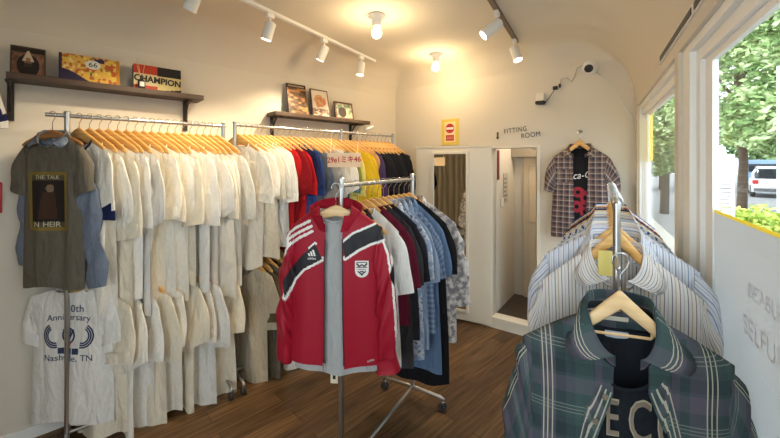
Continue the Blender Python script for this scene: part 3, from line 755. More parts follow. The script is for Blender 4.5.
for x0 in (-.062, -.018, .024):
    mb.grid([[mb.vert(G3.on_front(cx3 + x0 + .036 * i / 2, z, .002)) for i in range(3)] for z in (ZW - .104, ZW - .07)])
mb.build('badge_print', BLUEINK, o3)
mb = MB()
for (xa, za, xb, zb) in ((-.018, -.035, 0, -.068), (.018, -.035, 0, -.068)):
    d = Vector((xb - xa, zb - za)).normalized(); nn = Vector((-d.y, d.x)) * .004
    mb.grid([[mb.vert(G3.on_front(cx3 + xa + (xb - xa) * t + s * nn.x, ZW + za + (zb - za) * t + s * nn.y, .003)) for s in (-1, 1)] for t in (0, .5, 1)])
mb.build('badge_red_mark', REDINK, o3)
tag(hanger('wooden_hanger', HWOOD, loc=La_ + Vector((0, 0, .045)), rz=RZA, hook=.10, drop=.075, half=.19), 'wooden hanger carrying the 50th Anniversary t-shirt on the low rail', 'hanger', 'wooden hangers on the racks')
# ------------------------------------------------------------------ plain t-shirts on the wall racks
protos = []
for k in range(8):
    rr = random.Random(900 + k)
    gg = Garment('t_shirt', WHITE, W=.232, Wc=.195 + rr.uniform(-.01, .015), Wh=.20 + rr.uniform(-.02, .03), zh=-.97 - rr.uniform(0, .10), D=.011, seed=40 + k * 7, fold=.024, n=.096, df=.085, db=.02, su=[(-.02, -.3), (.07 + rr.uniform(-.02, .04), -.29 - rr.uniform(0, .10))], sd=[(-.10, -.33), (-.115 + rr.uniform(-.03, .03), -.325 - rr.uniform(0, .10))], sth=.012, zn=-.138, zs=-.22, hemw=.022, sy=rr.uniform(-.045, .01), ah=.23, NX=34)
    protos.append((gg.build(), 0))
hproto = hanger('wooden_hanger', HWOOD, thick=.006, half=.185, drop=.105, tall=.036, hook=.062, ex=1.1)
used_p = [False] * 8; hused = [False]
rnd = random.Random(4)
def hang(proto_i, loc, rz, label, hlabel, m, trim=None, grp='t-shirts on the wall racks', zs=1.0):
    o = protos[proto_i][0]
    if not used_p[proto_i]: used_p[proto_i] = True; o.location = loc; o.rotation_euler = (0, 0, rz); tag(o, label, 't-shirt', grp)
    else: o = copy_tree(o, loc, rz, label, grp); o['category'] = 't-shirt'
    k = rnd.uniform(.95, 1.06); o.scale = (k, 1, zs * rnd.uniform(.96, 1.04)); recolour(o, m, trim)
    h = hproto
    if not hused[0]: hused[0] = True; h.location = loc; h.rotation_euler = (0, 0, rz); tag(h, hlabel, 'hanger', 'wooden hangers on the racks')
    else: h = copy_tree(h, loc, rz, hlabel, 'wooden hangers on the racks')
    return o
# ringer
def jit(a, d): return a + R(rnd.uniform(-d, d))
hang(2, rp(.05, HU), R(19), 'white t-shirt with a navy neckband, first behind the grey printed t-shirt', 'wooden hanger carrying the white t-shirt with the navy neckband', IVORY, NAVY)
ringer = [o for o in bpy.data.objects if o.get('label', '').startswith('white t-shirt with a navy neckband')][0]
for ch in list(ringer.children):
    if ch.name.startswith('sleeve'):
        me = ch.data.copy(); ch.data = me
        for sl in ch.material_slots: sl.link = 'DATA'
        me.materials.clear(); me.materials.append(IVORY); me.materials.append(NAVY)
        zs_ = [v.co.z for v in me.vertices]; lo, hi = min(zs_), max(zs_)
        for p in me.polygons: p.material_index = 1 if p.center.z < lo + .2 * (hi - lo) else 0
whites = [IVORY, CREAM, WHITE, IVORY, OFFW, CREAM, IVORY, WHITE]
NU = 17
for i in range(NU):
    s = .095 + .043 * i
    hang((i * 3 + 1) % 8, rp(s, HU) , jit(R(23), 9), 'plain white t-shirt, %s after the one with the navy neckband, top rail' % ORD[i], 'wooden hanger carrying the %s plain white t-shirt after the navy neckband' % ORD[i], whites[(i * 5) % 8], zs=1.11)
NL = 9
for i in range(NL):
    s = .115 + .073 * i
    hang((i * 2 + 3) % 8, rp(s, HL), jit(R(22), 8), 'plain cream t-shirt on the low rail, %s after the 50th Anniversary one' % ORD[i], 'wooden hanger on the low rail, %s after the 50th Anniversary t-shirt' % ORD[i], [CREAM, IVORY, WHITE, CREAM, IVORY][i % 5])
sec = [('white', 6, .93, .042, [IVORY, WHITE, CREAM]), ('red', 3, 1.175, .05, [RED, DRED, RED]), ('blue', 2, 1.325, .05, [NAVY, BLUE]), ('grey', 3, 1.43, .052, [SLATE, GREY, GREY]), ('pale grey', 2, 1.59, .05, [LGREY, OFFW]),
       ('teal', 1, 1.69, .05, [TEAL]), ('olive green', 1, 1.74, .05, [LIME]), ('yellow', 3, 1.80, .05, [YEL2, YEL, YEL]), ('peach', 1, 1.955, .05, [PEACH]), ('purple', 1, 2.01, .05, [PURP]), ('black', 8, 2.06, .048, [BLACK, BLACK2, BLACK])]
prev = 'the first rack'
k = 0
for (cn, n, s0, ds, mm) in sec:
    for i in range(n):
        lab = ('%s t-shirt on the long rack, %s after %s' % (cn, ORD[i], prev)) if n > 1 else '%s t-shirt on the long rack, the only one, beside %s' % (cn, prev)
        if cn == 'white': lab = 'plain white t-shirt on the long rack, %s along from its near post' % ORD[i]
        hl = ('wooden hanger carrying the %s %s t-shirt of the long rack' % (ORD[i], cn)) if n > 1 else 'wooden hanger carrying the %s t-shirt of the long rack' % cn
        hang((k * 3) % 8, rp(s0 + ds * i, HU + .015), jit(R(21), 7), lab, hl, mm[i % len(mm)], zs=.95); k += 1
    prev = 'the %s ones' % cn if n > 1 else 'the %s one' % cn
low = [('beige', BEIGE), ('olive', OLIVE), ('dark olive', KHAKI), ('brown', BROWN), ('tan-white', OFFW), ('cream', CREAM), ('ivory', IVORY), ('sand', BEIGE), ('pale beige', CREAM), ('light grey', LGREY), ('mid grey', GREY)]
for i, (cn, m) in enumerate(low):
    hang((i * 2 + 1) % 8, rp(.96 + .063 * i, HL), jit(R(20), 8), '%s t-shirt on the low rail of the long rack' % cn, 'wooden hanger carrying the %s t-shirt on the long low rail' % cn, m)
# price card hanging on the long rack
pc = empty('price_card', rp(1.64, 1.575, .33), R(25)); tag(pc, 'pale handwritten price card in red on the coloured t-shirts of the long rack', 'card')
b = MB(); b.box(-.135, .135, -.002, 0, 0, .115); b.build('card', mat('card_paper', srgb(238, 214, 184), .7), pc)
lettering('handwriting', '29e1ミキ46', .06, mat('red_marker', srgb(190, 60, 50), .7), pc, lambda x, z, d: Vector((x * .92, -.003 - d, z + .058)), rot=.03, bold=.0012)
b = MB(); b.tube([(-.11, -.001, .11), (-.11, .03, .24), (-.11, .06, .30)], .0015, 6); b.tube([(.11, -.001, .11), (.11, .03, .24), (.11, .06, .30)], .0015, 6); b.build('string', TRIM, pc)
# ------------------------------------------------------------------ red track jacket at the end of the middle rack
JL = Vector((-1.045, 1.30, 1.49)); RZJ = R(25)
JR, JK, JW = srgb(158, 20, 42), srgb(38, 36, 40), srgb(232, 228, 222)
def side_of(px, py, x0, y0, x1, y1): return (px - x0) * (y1 - y0) - (py - y0) * (x1 - x0)
def seg_d(px, py, x0, y0, x1, y1):
    t = ((px - x0) * (x1 - x0) + (py - y0) * (y1 - y0)) / ((x1 - x0) ** 2 + (y1 - y0) ** 2); t = max(0, min(1, t))
    return sqrt((px - x0 - t * (x1 - x0)) ** 2 + (py - y0 - t * (y1 - y0)) ** 2)
def poly_d(px, py, P): return min(seg_d(px, py, *P[i], *P[i + 1]) for i in range(len(P) - 1))
def inpoly(px, py, P):
    c = False; j = len(P) - 1
    for i in range(len(P)):
        if (P[i][1] > py) != (P[j][1] > py) and px < (P[j][0] - P[i][0]) * (py - P[i][1]) / (P[j][1] - P[i][1]) + P[i][0]: c = not c
        j = i
    return c
# design in millimetres: x across the chest, y down from the hook
def mmx(u): return (u - 336.5) / .212
def mmy(v): return (v - 186.3) / .212
def MMP(*p): return [(mmx(a), mmy(b)) for a, b in p]
LB_U = MMP((285, 279), (292, 268), (303, 254), (318, 241)); LB_L = MMP((288, 294), (296, 277), (306, 266), (325, 256))
RB_U = MMP((345, 240), (356, 231), (368, 226), (381, 221), (390, 220)); RB_L = MMP((348, 254), (360, 246), (372, 240), (387, 236), (394, 235))
LBAND = LB_U + LB_L[::-1]; RBAND = RB_U + RB_L[::-1]
STR = [MMP((286, 243), (290, 232), (298, 226), (312, 219)), MMP((285, 249), (291, 237), (300, 231), (314, 224)), MMP((284, 255), (291, 243), (301, 236), (315, 229))]
RSL = [MMP((383, 236), (389, 252), (393, 275), (396, 305), (398, 345)), MMP((386, 236), (392, 252), (396, 275), (399, 305), (401, 345))]
def jacket_col(c, n):
    x, y = c.x * 1000, -c.z * 1000
    if True:
        if x < 0:
            if inpoly(x, y, LBAND): return JK
            if poly_d(x, y, LB_L) < 11 or (poly_d(x, y, LB_U) < 8 and x > -120): return JW
            for S in STR:
                if poly_d(x, y, S) < 6.5: return JW
        else:
            if inpoly(x, y, RBAND): return JK
            if poly_d(x, y, RB_L) < 11 or poly_d(x, y, RB_U) < 10: return JW
            for S in RSL:
                if poly_d(x, y, S) < 5: return JW
    return JR
JM = attr_mat('jacket_cloth', .55, .3)
GJK = Garment('track_jacket', JM, W=.215, Wc=.215, Wh=.225, n=.075, zn=-.085, zs=-.185, zh=-.82, D=.042, nT=.045, df=.10, seed=11, sl='long', su=[(.075, -.635), (.082, -.655)], sd=[(-.005, -.655), (-.015, -.675)], sth=.042, band=False, NX=200, NZ=200, fold=.012, hemw=.004, swr=.7,
              gap=lambda v: (-.040 - .006 * smooth((v - .1) / .2), .040 + .012 * v), ah=.22)
GJK.p['slm'] = 130; GJK.p['slK'] = 72
jk = GJK.build(JL, RZJ); tag(jk, 'red zip track jacket with black and white chest bands, end of the middle rack', 'jacket')
for x in [jk] + list(jk.children): paint(x, jacket_col)
JCOL = cloth('jacket_collar_red', JR, .6)
GJK.collar(JCOL, cb=-.052, cf=-.125, A=156, n=.084, T=.06, rise=.075, stand=True, lean=1.4)
# zips along the open edges, hem rib
for sg, nm in ((0, 'zip'), (1, 'zip')):
    mb = MB(); pts = []
    for j in range(4, 40):
        v = j / 40; e = GJK.p['gap'](v)[sg]; q = GJK.pt(e / GJK.xw(v), v, -1); pts.append((q.x, q.y - .001, q.z))
    mb.tube(pts, .0032, 6); mb.build(nm, mat('zip_dark', srgb(80, 30, 36), .4), jk, smooth=True)
mb = MB(); e = GJK.pt(GJK.p['gap'](1.0)[0] / GJK.xw(1.0), .97, -1); mb.box(e.x - .004, e.x + .004, e.y - .009, e.y - .003, e.z - .03, e.z); mb.build('zip_pull', STEEL, jk)
WPRINT = mat('white_print', JW, .7)
# three slanted bars of the maker's mark and its word
def jf(x, z, lift=.003): return GJK.on_front(x, z, lift)
mb = MB()
for i, hgt in enumerate((.013, .021, .029)):
    x0 = -.118 + .0125 * i; zb = -.315
    ids = [mb.vert(jf(x0 + dx - dz * .0, zb + dz)) for dx, dz in ((0, 0), (.009, 0), (.009 - hgt * .30, hgt), (-hgt * .30, hgt))]
    mb.face(ids)
mb.build('chest_mark', WPRINT, jk)
lettering('maker_lettering', 'adidas', .016, WPRINT, jk, lambda x, z, d: jf(x - .103, z - .326, .003 + d), extrude=.0003)
lettering('hem_lettering', 'adidas', .014, WPRINT, jk, lambda x, z, d: jf(x + .17, z - .79, .003 + d), extrude=.0003, shear=.3, rot=.2)
# crest
def shield(w, h, n=16):
    P = [(-w, h), (-w * .4, h * 1.02), (w * .4, h * 1.02), (w, h)]
    for i in range(n + 1):
        a = pi * i / n; P.append((w * cos(a) * (1 if a < pi else 1), -h * .1 - h * .95 * sin(a) ** .8))
    return P
mb = MB(); CXZ = (.131, -.368)
ids = [mb.vert(jf(CXZ[0] + x, CXZ[1] + z, .003)) for x, z in shield(.031, .037)]; mb.face(ids); cr = mb.build('crest', WPRINT, jk)
mb = MB(); DARKP = mat('dark_print', srgb(60, 40, 46), .7)
for (a, b_, c_, d_, k_) in ((-.024, .030, .024, .030, .0016), (-.024, .026, -.012, .012, .0035), (-.012, .012, 0, .020, .003), (0, .020, .012, .012, .003), (.012, .012, .024, .026, .0035), (-.024, .008, .024, .008, .002), (-.018, -.002, .018, -.002, .0012), (-.018, -.010, .004, -.028, .003), (.018, -.010, -.004, -.028, .003), (-.008, -.012, .008, -.012, .003)):
    d = Vector((c_ - a, d_ - b_)).normalized(); nn = Vector((-d.y, d.x)) * k_
    mb.grid([[mb.vert(jf(CXZ[0] + a + (c_ - a) * t + s * nn.x, CXZ[1] + b_ + (d_ - b_) * t + s * nn.y, .0045)) for s in (-1, 1)] for t in (0, .5, 1)])
mb.build('crest_marks', DARKP, cr)
HEATH = cloth('heather_grey_jersey', srgb(184, 184, 182), .95, .2, 200)
GT = Garment('grey_t_shirt', HEATH, W=.19, Wc=.19, Wh=.20, n=.08, zn=-.105, zs=-.19, zh=-.86, D=.02, nT=.034, df=.055, seed=11, sl='short', su=(.02, -.2), sd=(-.05, -.24), sth=.02, fold=.012, hemw=.004)
gt = GT.build(JL, RZJ); tag(gt, 'heather grey t-shirt worn under the red track jacket', 't-shirt')
mb = MB(); mb.box(-.012, .012, .028, .030, -.118, -.102); mb.build('neck_label', WPRINT, gt)
tag(hanger('wooden_hanger', PWOOD, loc=JL, rz=RZJ, half=.19, drop=.085, tall=.027), 'pale wooden hanger holding the red track jacket', 'hanger')
tg = empty('hanging_price_tag', (-1.075, 1.325, .62), R(25)); tag(tg, 'cream paper tag dangling below the red track jacket', 'tag')
mb = MB(); mb.box(-.018, .018, -.0015, 0, -.075, 0); mb.build('paper', mat('tag_paper', srgb(226, 214, 184), .7), tg)
mb = MB(); mb.box(-.007, .007, -.0022, -.0014, -.055, -.015); mb.build('printed_mark', INK, tg)
mb = MB(); mb.tube([(0, -.001, -.004), (.0, 0, .05)], .001, 5); mb.build('string', TRIM, tg)
# ------------------------------------------------------------------ middle rack garments
PRINTB = blotch('blue_floral_cloth', srgb(150, 166, 196), srgb(214, 216, 222), 28, .5, srgb(96, 108, 140))
CHECKB = woven('blue_check_cloth', srgb(132, 152, 182), [(.0, .3, srgb(92, 112, 148)), (.6, .12, srgb(190, 200, 214))], .03, [(.0, .3, srgb(96, 116, 150)), (.6, .12, srgb(190, 200, 214))], .03)
FLORAL = blotch('pale_floral_cloth', srgb(140, 132, 134), srgb(206, 198, 192), 34, .47, srgb(228, 222, 214))
mid = [  # s, material, kind, label, zh, sleeves, W
    (.07, CHAR, 'crew', 'charcoal crew-neck t-shirt right behind the red track jacket', -.78, 'short', .165),
    (.135, WHITE, 'crew', 'plain white t-shirt with wide sleeves on the middle rack', -.92, 'short', .225),
    (.215, BURG, 'crew', 'burgundy t-shirt on the middle rack', -.74, 'short', .225),
    (.275, CHAR, 'crew', 'dark charcoal t-shirt beside the burgundy one on the middle rack', -1.0, 'short', .225),
    (.335, BLACK2, 'crew', 'black t-shirt between charcoal and pale blue shirts on the middle rack', -.86, 'short', .23),
    (.395, PRINTB, 'shirt', 'pale blue floral shirt hanging long on the middle rack', -1.0, 'short', .235),
    (.46, DENIM3, 'shirt', 'pale denim shirt with short sleeves on the middle rack', -.95, 'short', .24),
    (.525, CHECKB, 'shirt', 'blue checked shirt between two denim garments on the middle rack', -.90, 'short', .25),
    (.59, DENIM2, 'shirt', 'long blue denim dress on the middle rack', -1.17, 'short', .26),
    (.66, BLACK, 'crew', 'long black garment behind the denim dress, lowest hem on the middle rack', -1.27, 'short', .28),
    (.73, FLORAL, 'shirt', 'long pale floral shirt at the far end of the middle rack', -1.02, 'long', .31)]
for i, (s, m, kd, lab, zh, sl, W) in enumerate(mid):
    loc = Vector((MRX, MRY0 + s, MRH)); rz = R(16 - 12 * s + rnd.uniform(-2, 2))
    gg = Garment('t_shirt' if kd == 'crew' else 'button_shirt', m, W=W, Wc=W - .01, Wh=W + .015, zh=zh, D=.014, seed=70 + i * 3, fold=.016, zn=-.125, zs=-.235 - .03 * (i > 5), n=.095, sth=.016, ah=.23, band=(kd == 'crew'), sl=sl, df=.09, NX=24, NZ=24,
                 su=(.075, -.30) if sl == 'short' else (.10, -.50), sd=(-.10, -.34) if sl == 'short' else (-.02, -.54))
    o = gg.build(loc, rz); tag(o, lab, 't-shirt' if kd == 'crew' else 'shirt', 'clothes on the middle rack')
    if kd == 'shirt': gg.collar(cb=-.105, cf=-.18, leaf=(.04, .055), tipout=.03)
    tag(hanger('wooden_hanger', HWOOD, loc=loc, rz=rz, half=.195, drop=.13, tall=.026, ex=1.1), 'wooden hanger carrying the ' + lab.split(' on the middle')[0].split(' between')[0].split(' right')[0].split(' behind')[0].split(' at the')[0] + (' beside the burgundy one' if 'dark char' in lab and 'beside' not in lab.split(' on the middle')[0] else ''), 'hanger', 'wooden hangers on the racks')
# ------------------------------------------------------------------ shirts on the window rack
def stripes(name, base, st, per): return woven(name, base, st, per)
S1 = stripes('grey_brown_stripe', srgb(232, 226, 220), [(.0, .07, srgb(150, 128, 116)), (.25, .05, srgb(180, 174, 178)), (.5, .07, srgb(132, 126, 132)), (.72, .10, srgb(206, 186, 160))], .040)
S2 = stripes('fine_blue_stripe', srgb(232, 232, 234), [(.0, .2, srgb(150, 164, 196)), (.5, .12, srgb(190, 196, 214))], .016)
S3 = stripes('sky_blue_stripe', srgb(206, 218, 236), [(.0, .3, srgb(150, 178, 216)), (.6, .12, srgb(240, 240, 240))], .02)
S4 = stripes('lavender_stripe', srgb(222, 218, 224), [(.0, .2, srgb(164, 158, 178)), (.5, .2, srgb(240, 240, 240))], .022)
S5 = stripes('navy_stripe', srgb(236, 234, 230), [(.0, .25, srgb(56, 68, 110)), (.6, .08, srgb(120, 130, 160))], .028)
S6 = stripes('tan_stripe', srgb(226, 206, 170), [(.0, .2, srgb(186, 150, 100)), (.55, .14, srgb(244, 236, 220))], .026)
S7 = woven('navy_red_check', srgb(60, 60, 92), [(.0, .3, srgb(140, 50, 56)), (.6, .1, srgb(220, 214, 204))], .03, [(.0, .3, srgb(140, 50, 56)), (.6, .1, srgb(220, 214, 204))], .03)
S8 = stripes('dark_navy', srgb(44, 46, 70), [(.0, .1, srgb(70, 74, 104))], .02)
S9 = stripes('bold_blue_white', srgb(242, 240, 236), [(.0, .35, srgb(70, 92, 150))], .024)
right = [(.085, S1, 'brown and grey striped white shirt, front of the window rack behind the green plaid shirt', .235, 'long'), (.165, S2, 'white shirt with fine blue stripes, second on the window rack', .232, 'short'), (.24, S4, 'lavender striped shirt on the window rack, just after the fine blue striped one', .225, 'long'),
         (.315, WHITE, 'plain white shirt on the window rack', .21, 'short'), (.39, S3, 'sky blue striped shirt on the window rack, before the navy striped one', .205, 'short'), (.465, S5, 'white shirt with navy stripes on the window rack', .20, 'short'),
         (.54, S9, 'shirt with bold blue and white stripes on the window rack', .20, 'short'), (.615, OFFW, 'grey-white shirt between bold blue and tan striped ones on the window rack', .20, 'short'), (.69, S6, 'tan striped shirt on the window rack', .20, 'short'),
         (.765, S8, 'dark navy shirt between the tan striped and checked ones on the window rack', .20, 'short'), (.84, S7, 'navy and red checked shirt on the window rack', .20, 'short'), (.91, PEACH, 'peach shirt near the far end of the window rack', .20, 'short'), (.985, S3, 'sky blue striped shirt near the far end of the window rack', .20, 'short'), (1.06, S8, 'dark navy shirt at the far end of the window rack', .20, 'short')]
for i, (s, m, lab, W, sl) in enumerate(right):
    a = R(88.5); loc = Vector((RRX + s * cos(a), RRY0 + s * sin(a), RRH)); rz = R((6 if i == 0 else 1) + rnd.uniform(-2, 2))
    k = .06 if i < 3 else .03
    gg = Garment('striped_shirt', m, W=W, Wc=W - .005, Wh=W + .01, zh=-.93 if i else -.97, D=.020 if i else .03, seed=120 + i, fold=.012, zn=-.16 if i == 0 else -.125, zs=-.30 if i == 0 else -.225, n=.072, sth=.024, nT=.04, band=False, sl=sl, df=.13, NX=40 if i < 3 else 24, NZ=34 if i < 3 else 22,
                 su=(k, -.24) if sl == 'short' else (k + .005, -.64), sd=(k - .13, -.28) if sl == 'short' else (k - .10, -.66), gap=(lambda v: (-.018 * (1 - smooth(v * 3)) - .003, .018 * (1 - smooth(v * 3)) + .003)))
    o = gg.build(loc, rz); tag(o, lab, 'shirt', 'shirts on the window rack')
    gg.collar(cb=-.135 if i == 0 else -.105, cf=-.245 if i == 0 else -.20, A=163, leaf=(.05, .075), n=.072, T=.045, tipout=.03)
    tag(hanger('wooden_hanger', HWOOD, loc=loc, rz=rz, half=.16, drop=.18 if i == 0 else .14, tall=.026, ex=1.0), 'wooden hanger carrying the ' + lab.split(' on the window')[0].split(', front')[0].split(', second')[0].split(' near the')[0].split(' between')[0].split(' at the')[0] + {9: ' before the checked one', 12: ' before the last one', 13: ' at the far end'}.get(i, '') + ' on the window rack', 'hanger', 'wooden hangers on the racks')
    if i == 0:
        mb = MB(); mb.box(-.030, .018, .010, .011, -.235, -.155); cd = mb.build('price_card', mat('yellow_card', srgb(236, 214, 120), .7), None, loc + Vector((-.02, -.058, 0)), rz)
        tag(cd, 'small yellow paper card in the open collar of the brown striped shirt', 'card')
# ------------------------------------------------------------------ green plaid shirt with black t-shirt
GB = srgb(64, 80, 82); GD = srgb(50, 62, 66); GP = srgb(96, 90, 101); LC = srgb(196, 190, 170)
PLAIDC = woven('green_plaid_trim', GB, [(.0, .22, GP), (.22, .14, GD), (.50, .26, srgb(72, 94, 90)), (.78, .10, GP)], .17, [(.0, .25, GP), (.3, .2, GD), (.6, .22, srgb(70, 90, 88))], .17, .5, .20, .1,
              [(0, .17, .62, [(.10, .016), (.16, .016), (.22, .016)], LC, .85), (1, .17, .52, [(.10, .012), (.155, .012), (.21, .012)], srgb(160, 160, 150), .55)])
PLAID = woven('green_plaid_flannel', GB, [(.0, .22, GP), (.22, .14, GD), (.50, .26, srgb(72, 94, 90)), (.78, .10, GP)], .17, [(.0, .25, GP), (.3, .2, GD), (.6, .22, srgb(70, 90, 88))], .17, .5, .20, .1,
              [(0, .37, 0, [(.462, .008), (.492, .008), (.522, .008)], LC, .85), (1, .17, .52, [(.10, .012), (.155, .012), (.21, .012)], srgb(160, 160, 150), .55)])
PLAIDIN = cloth('plaid_lining_green', srgb(70, 92, 88))
PL_ = Vector((.067, 1.15, 1.335)); RZP = R(12)
BT = cloth('soft_black_jersey', srgb(34, 38, 44), .95, .2, 150)
GI = Garment('black_t_shirt', BT, W=.225, Wc=.22, Wh=.23, n=.098, zn=-.205, zs=-.285, zh=-.82, D=.022, nT=.05, df=.125, seed=31, fold=.012, su=(.02, -.2), sd=(-.05, -.24), NX=36, NZ=30)
bt = GI.build(PL_, RZP); tag(bt, 'black t-shirt with tan slab letters inside the green plaid shirt', 't-shirt')
TAN = mat('tan_applique', srgb(150, 134, 116), .85, 0, .4, 60); TANE = mat('tan_outline', srgb(190, 176, 150), .85)
for ch, dx, s in (('E', -.026, .15), ('C', .040, .17), ('U', .105, .17), ('H', -.115, .155)):
    if ch == 'H': continue
    lettering('applique_letter', ch, s, TANE, bt, lambda x, z, d, dx=dx, s=s: GI.on_front(x * .50 + dx, z - .425 + .16 * abs(dx) * 0, .0025 + d), extrude=.0005)
    lettering('applique_letter', ch, s * .93, TAN, bt, lambda x, z, d, dx=dx, s=s: GI.on_front(x * .485 + dx, z - .425, .0045 + d), extrude=.0005)
mb = MB(); mb.box(-.028, .03, .036, .038, -.245, -.212); mb.build('neck_label', mat('label_blue_white', srgb(200, 208, 222), .7), bt)
GPl = Garment('plaid_shirt', PLAID, W=.25, Wc=.245, Wh=.255, n=.092, zn=-.155, zs=-.245, zh=-.86, D=.05, nT=.062, df=.12, db=.01, seed=31, sl='long', su=[(.075, -.60), (.075, -.60)], sd=[(-.03, -.62), (-.03, -.62)], sth=.045, band=False, NX=60, NZ=50, fold=.012,
              gap=lambda v: (-.03 - .16 * max(0, v - .12), .05 + .16 * max(0, v - .12)), ah=.24)
pl = GPl.build(PL_, RZP, solid=.002); tag(pl, 'green and purple plaid flannel shirt hanging open at the end of the window rack', 'shirt')
GPl.collar(PLAIDC, cb=-.106, cf=-.235, A=160, leaf=(.06, .09), n=.080, T=.066, tipout=.02)
for sg in (0, 1):        # button plackets on both front edges
    mb = MB(); rows = []
    for j in range(5, 41):
        v = j / 42; e = GPl.p['gap'](v)[sg]; w_ = .032 if sg == 0 else -.032
        rows.append([mb.vert(GPl.pt((e - w_ * k / 3) / GPl.xw(v), v, -1) + Vector((0, -.0035, 0)), (.078 + .03 * k / 3 , -v * .7)) for k in range(4)])
    mb.grid(rows); mb.build('placket', PLAIDC, pl, smooth=True)
BUT = mat('horn_button', srgb(120, 110, 92), .35)
for sg, vs in ((0, (.155, .30, .45)), ):
    for v in vs:
        e = GPl.p['gap'](v)[sg] - .014; q = GPl.pt(e / GPl.xw(v), v, -1); mb = MB()
        mb.lathe([(.002, .003), (.0065, .004), (.008, .002), (.008, 0)], 14, (q.x, q.y - .005, q.z), Matrix.Rotation(R(90), 4, 'X')); mb.build('button', BUT, pl, smooth=True)
mb = MB(); mb.box(-.035, .035, .052, .054, -.188, -.176); mb.build('neck_label', mat('label_cream', srgb(206, 198, 178), .7), pl)
tag(hanger('wooden_hanger', PWOOD, bar=.075, loc=PL_, rz=RZP, half=.17, drop=.15, tall=.027, hook=.083, thick=.010, ex=1.0), 'pale wooden hanger with a lower bar holding the green plaid shirt', 'hanger')
# ------------------------------------------------------------------ plaid shirt on the back wall
WL = bw(-.082, .085, 1.865); RZW = math.atan2(BD.y, BD.x)
WP = woven('brown_plaid_cotton', srgb(116, 98, 92), [(.0, .34, srgb(66, 62, 76)), (.48, .12, srgb(206, 196, 186)), (.74, .14, srgb(138, 100, 84))], .046, [(.0, .34, srgb(70, 64, 76)), (.48, .14, srgb(206, 196, 186)), (.76, .12, srgb(138, 100, 84))], .046)
GWI = Garment('black_t_shirt', BLACK, W=.185, Wc=.185, Wh=.2, n=.08, zn=-.13, zs=-.20, zh=-.86, D=.018, nT=.03, df=.06, seed=52, fold=.010, su=(.02, -.2), sd=(-.05, -.24))
wi = GWI.build(WL, RZW); tag(wi, 'black t-shirt with white script and red print under the brown plaid shirt', 't-shirt')
WSC = mat('white_script', srgb(236, 230, 224), .7); REDP = mat('crimson_print', srgb(150, 26, 44), .8)
lettering('script_lettering', 'Coca-Cola', .082, WSC, wi, lambda x, z, d: GWI.on_front(x + .012, z - .36, .0025 + d), extrude=.0004, shear=.35, sx=.85, rot=.12)
mb = MB()
for (cx, cz, rx, rz_) in ((-.01, -.50, .05, .045), (.04, -.545, .035, .06), (-.02, -.62, .045, .05), (.035, -.66, .03, .045)):
    rows = [[mb.vert(GWI.on_front(cx + rx * q * cos(a * pi / 8), cz + rz_ * q * sin(a * pi / 8), .002)) for a in range(17)] for q in (1, .35)]
    mb.grid(rows)
mb.build('red_print', REDP, wi)
GWP = Garment('plaid_shirt', WP, W=.205, Wc=.205, Wh=.22, n=.085, zn=-.125, zs=-.205, zh=-.88, D=.036, nT=.042, df=.10, seed=52, fold=.010, sl='short', su=[(.075, -.29), (.085, -.28)], sd=[(-.05, -.32), (-.04, -.31)], sth=.034, band=False, NX=40, NZ=30,
              gap=lambda v: (-.045 + .012 * v, .07 - .03 * v))
wp = GWP.build(WL, RZW); tag(wp, 'brown and white plaid short-sleeved shirt hanging open on the back wall', 'shirt')
GWP.collar(cb=-.095, cf=-.185, A=150, leaf=(.045, .05), n=.078, T=.045, tipout=.035)
mb = MB(); rows = [[mb.vert(GWP.on_front(-.15 + .085 * i / 4, z, .004), (.02 + i * .02, z)) for i in range(5)] for z in (-.42, -.38, -.34, -.31)]; mb.grid(rows); mb.build('chest_pocket', WP, wp)
tag(hanger('wooden_hanger', HWOOD, loc=WL, rz=RZW, half=.15, drop=.13, tall=.026, hook=.06, ex=1.0), 'wooden hanger holding the brown plaid shirt on the wall hook', 'hanger')
mb = MB(); mb.lathe([(.014, 0), (.014, .004), (.006, .006), (.005, .09)], 12, (0, 0, 0), Matrix.Rotation(R(90), 4, 'X')); mb.tube([(0, -.09, 0), (0, -.1, .012)], .005, 8)
tag(mb.build('wall_hook', STEEL, None, bw(-.082, 0, 1.876), RZW, smooth=True), 'small metal wall hook above the brown plaid shirt', 'hook')
# ------------------------------------------------------------------ back wall: mirror panel, signs, cameras
mp = empty('mirror_panel', bw(-1.245, .062, 0), R(3.5)); tag(mp, 'cream board with a tall white-framed mirror on the back wall', 'mirror')
mb = MB(); mb.box(-.395, .395, -.022, 0, .02, 1.765); mb.box(-.40, .40, -.03, 0, 1.765, 1.785); bevel(mb.build('backing_board', CREAMW, mp), .003)
fr = MB(); MX0, MX1, MZ0, MZ1 = -.190, .150, .13, 1.70; fw = .026
fr.box(MX0 - fw, MX0, -.045, -.02, MZ0 - fw, MZ1 + fw); fr.box(MX1, MX1 + fw, -.045, -.02, MZ0 - fw, MZ1 + fw); fr.box(MX0, MX1, -.045, -.02, MZ1, MZ1 + fw); fr.box(MX0, MX1, -.045, -.02, MZ0 - fw, MZ0)
bevel(fr.build('mirror_frame', CREAMW, mp), .004)
mb = MB(); mb.box(MX0, MX1, -.030, -.024, MZ0, MZ1); mb.build('mirror_glass', mat('mirror_silver', (.86, .87, .86, 1), .02, 1.0), mp)
po = empty('notice_sign', bw(-1.297, .002, 1.80), RZW); tag(po, 'yellow notice with a red no-entry disc above the mirror panel', 'sign')
mb = MB(); mb.box(-.1, .1, -.006, 0, 0, .275); mb.build('card', mat('notice_yellow', srgb(236, 208, 92), .6), po)
mb = MB(); mb.box(-.062, .062, -.0075, -.0055, .03, .245); mb.build('panel', mat('notice_cream', srgb(246, 228, 178), .6), po)
REDS = mat('sign_red', srgb(196, 56, 50), .6)
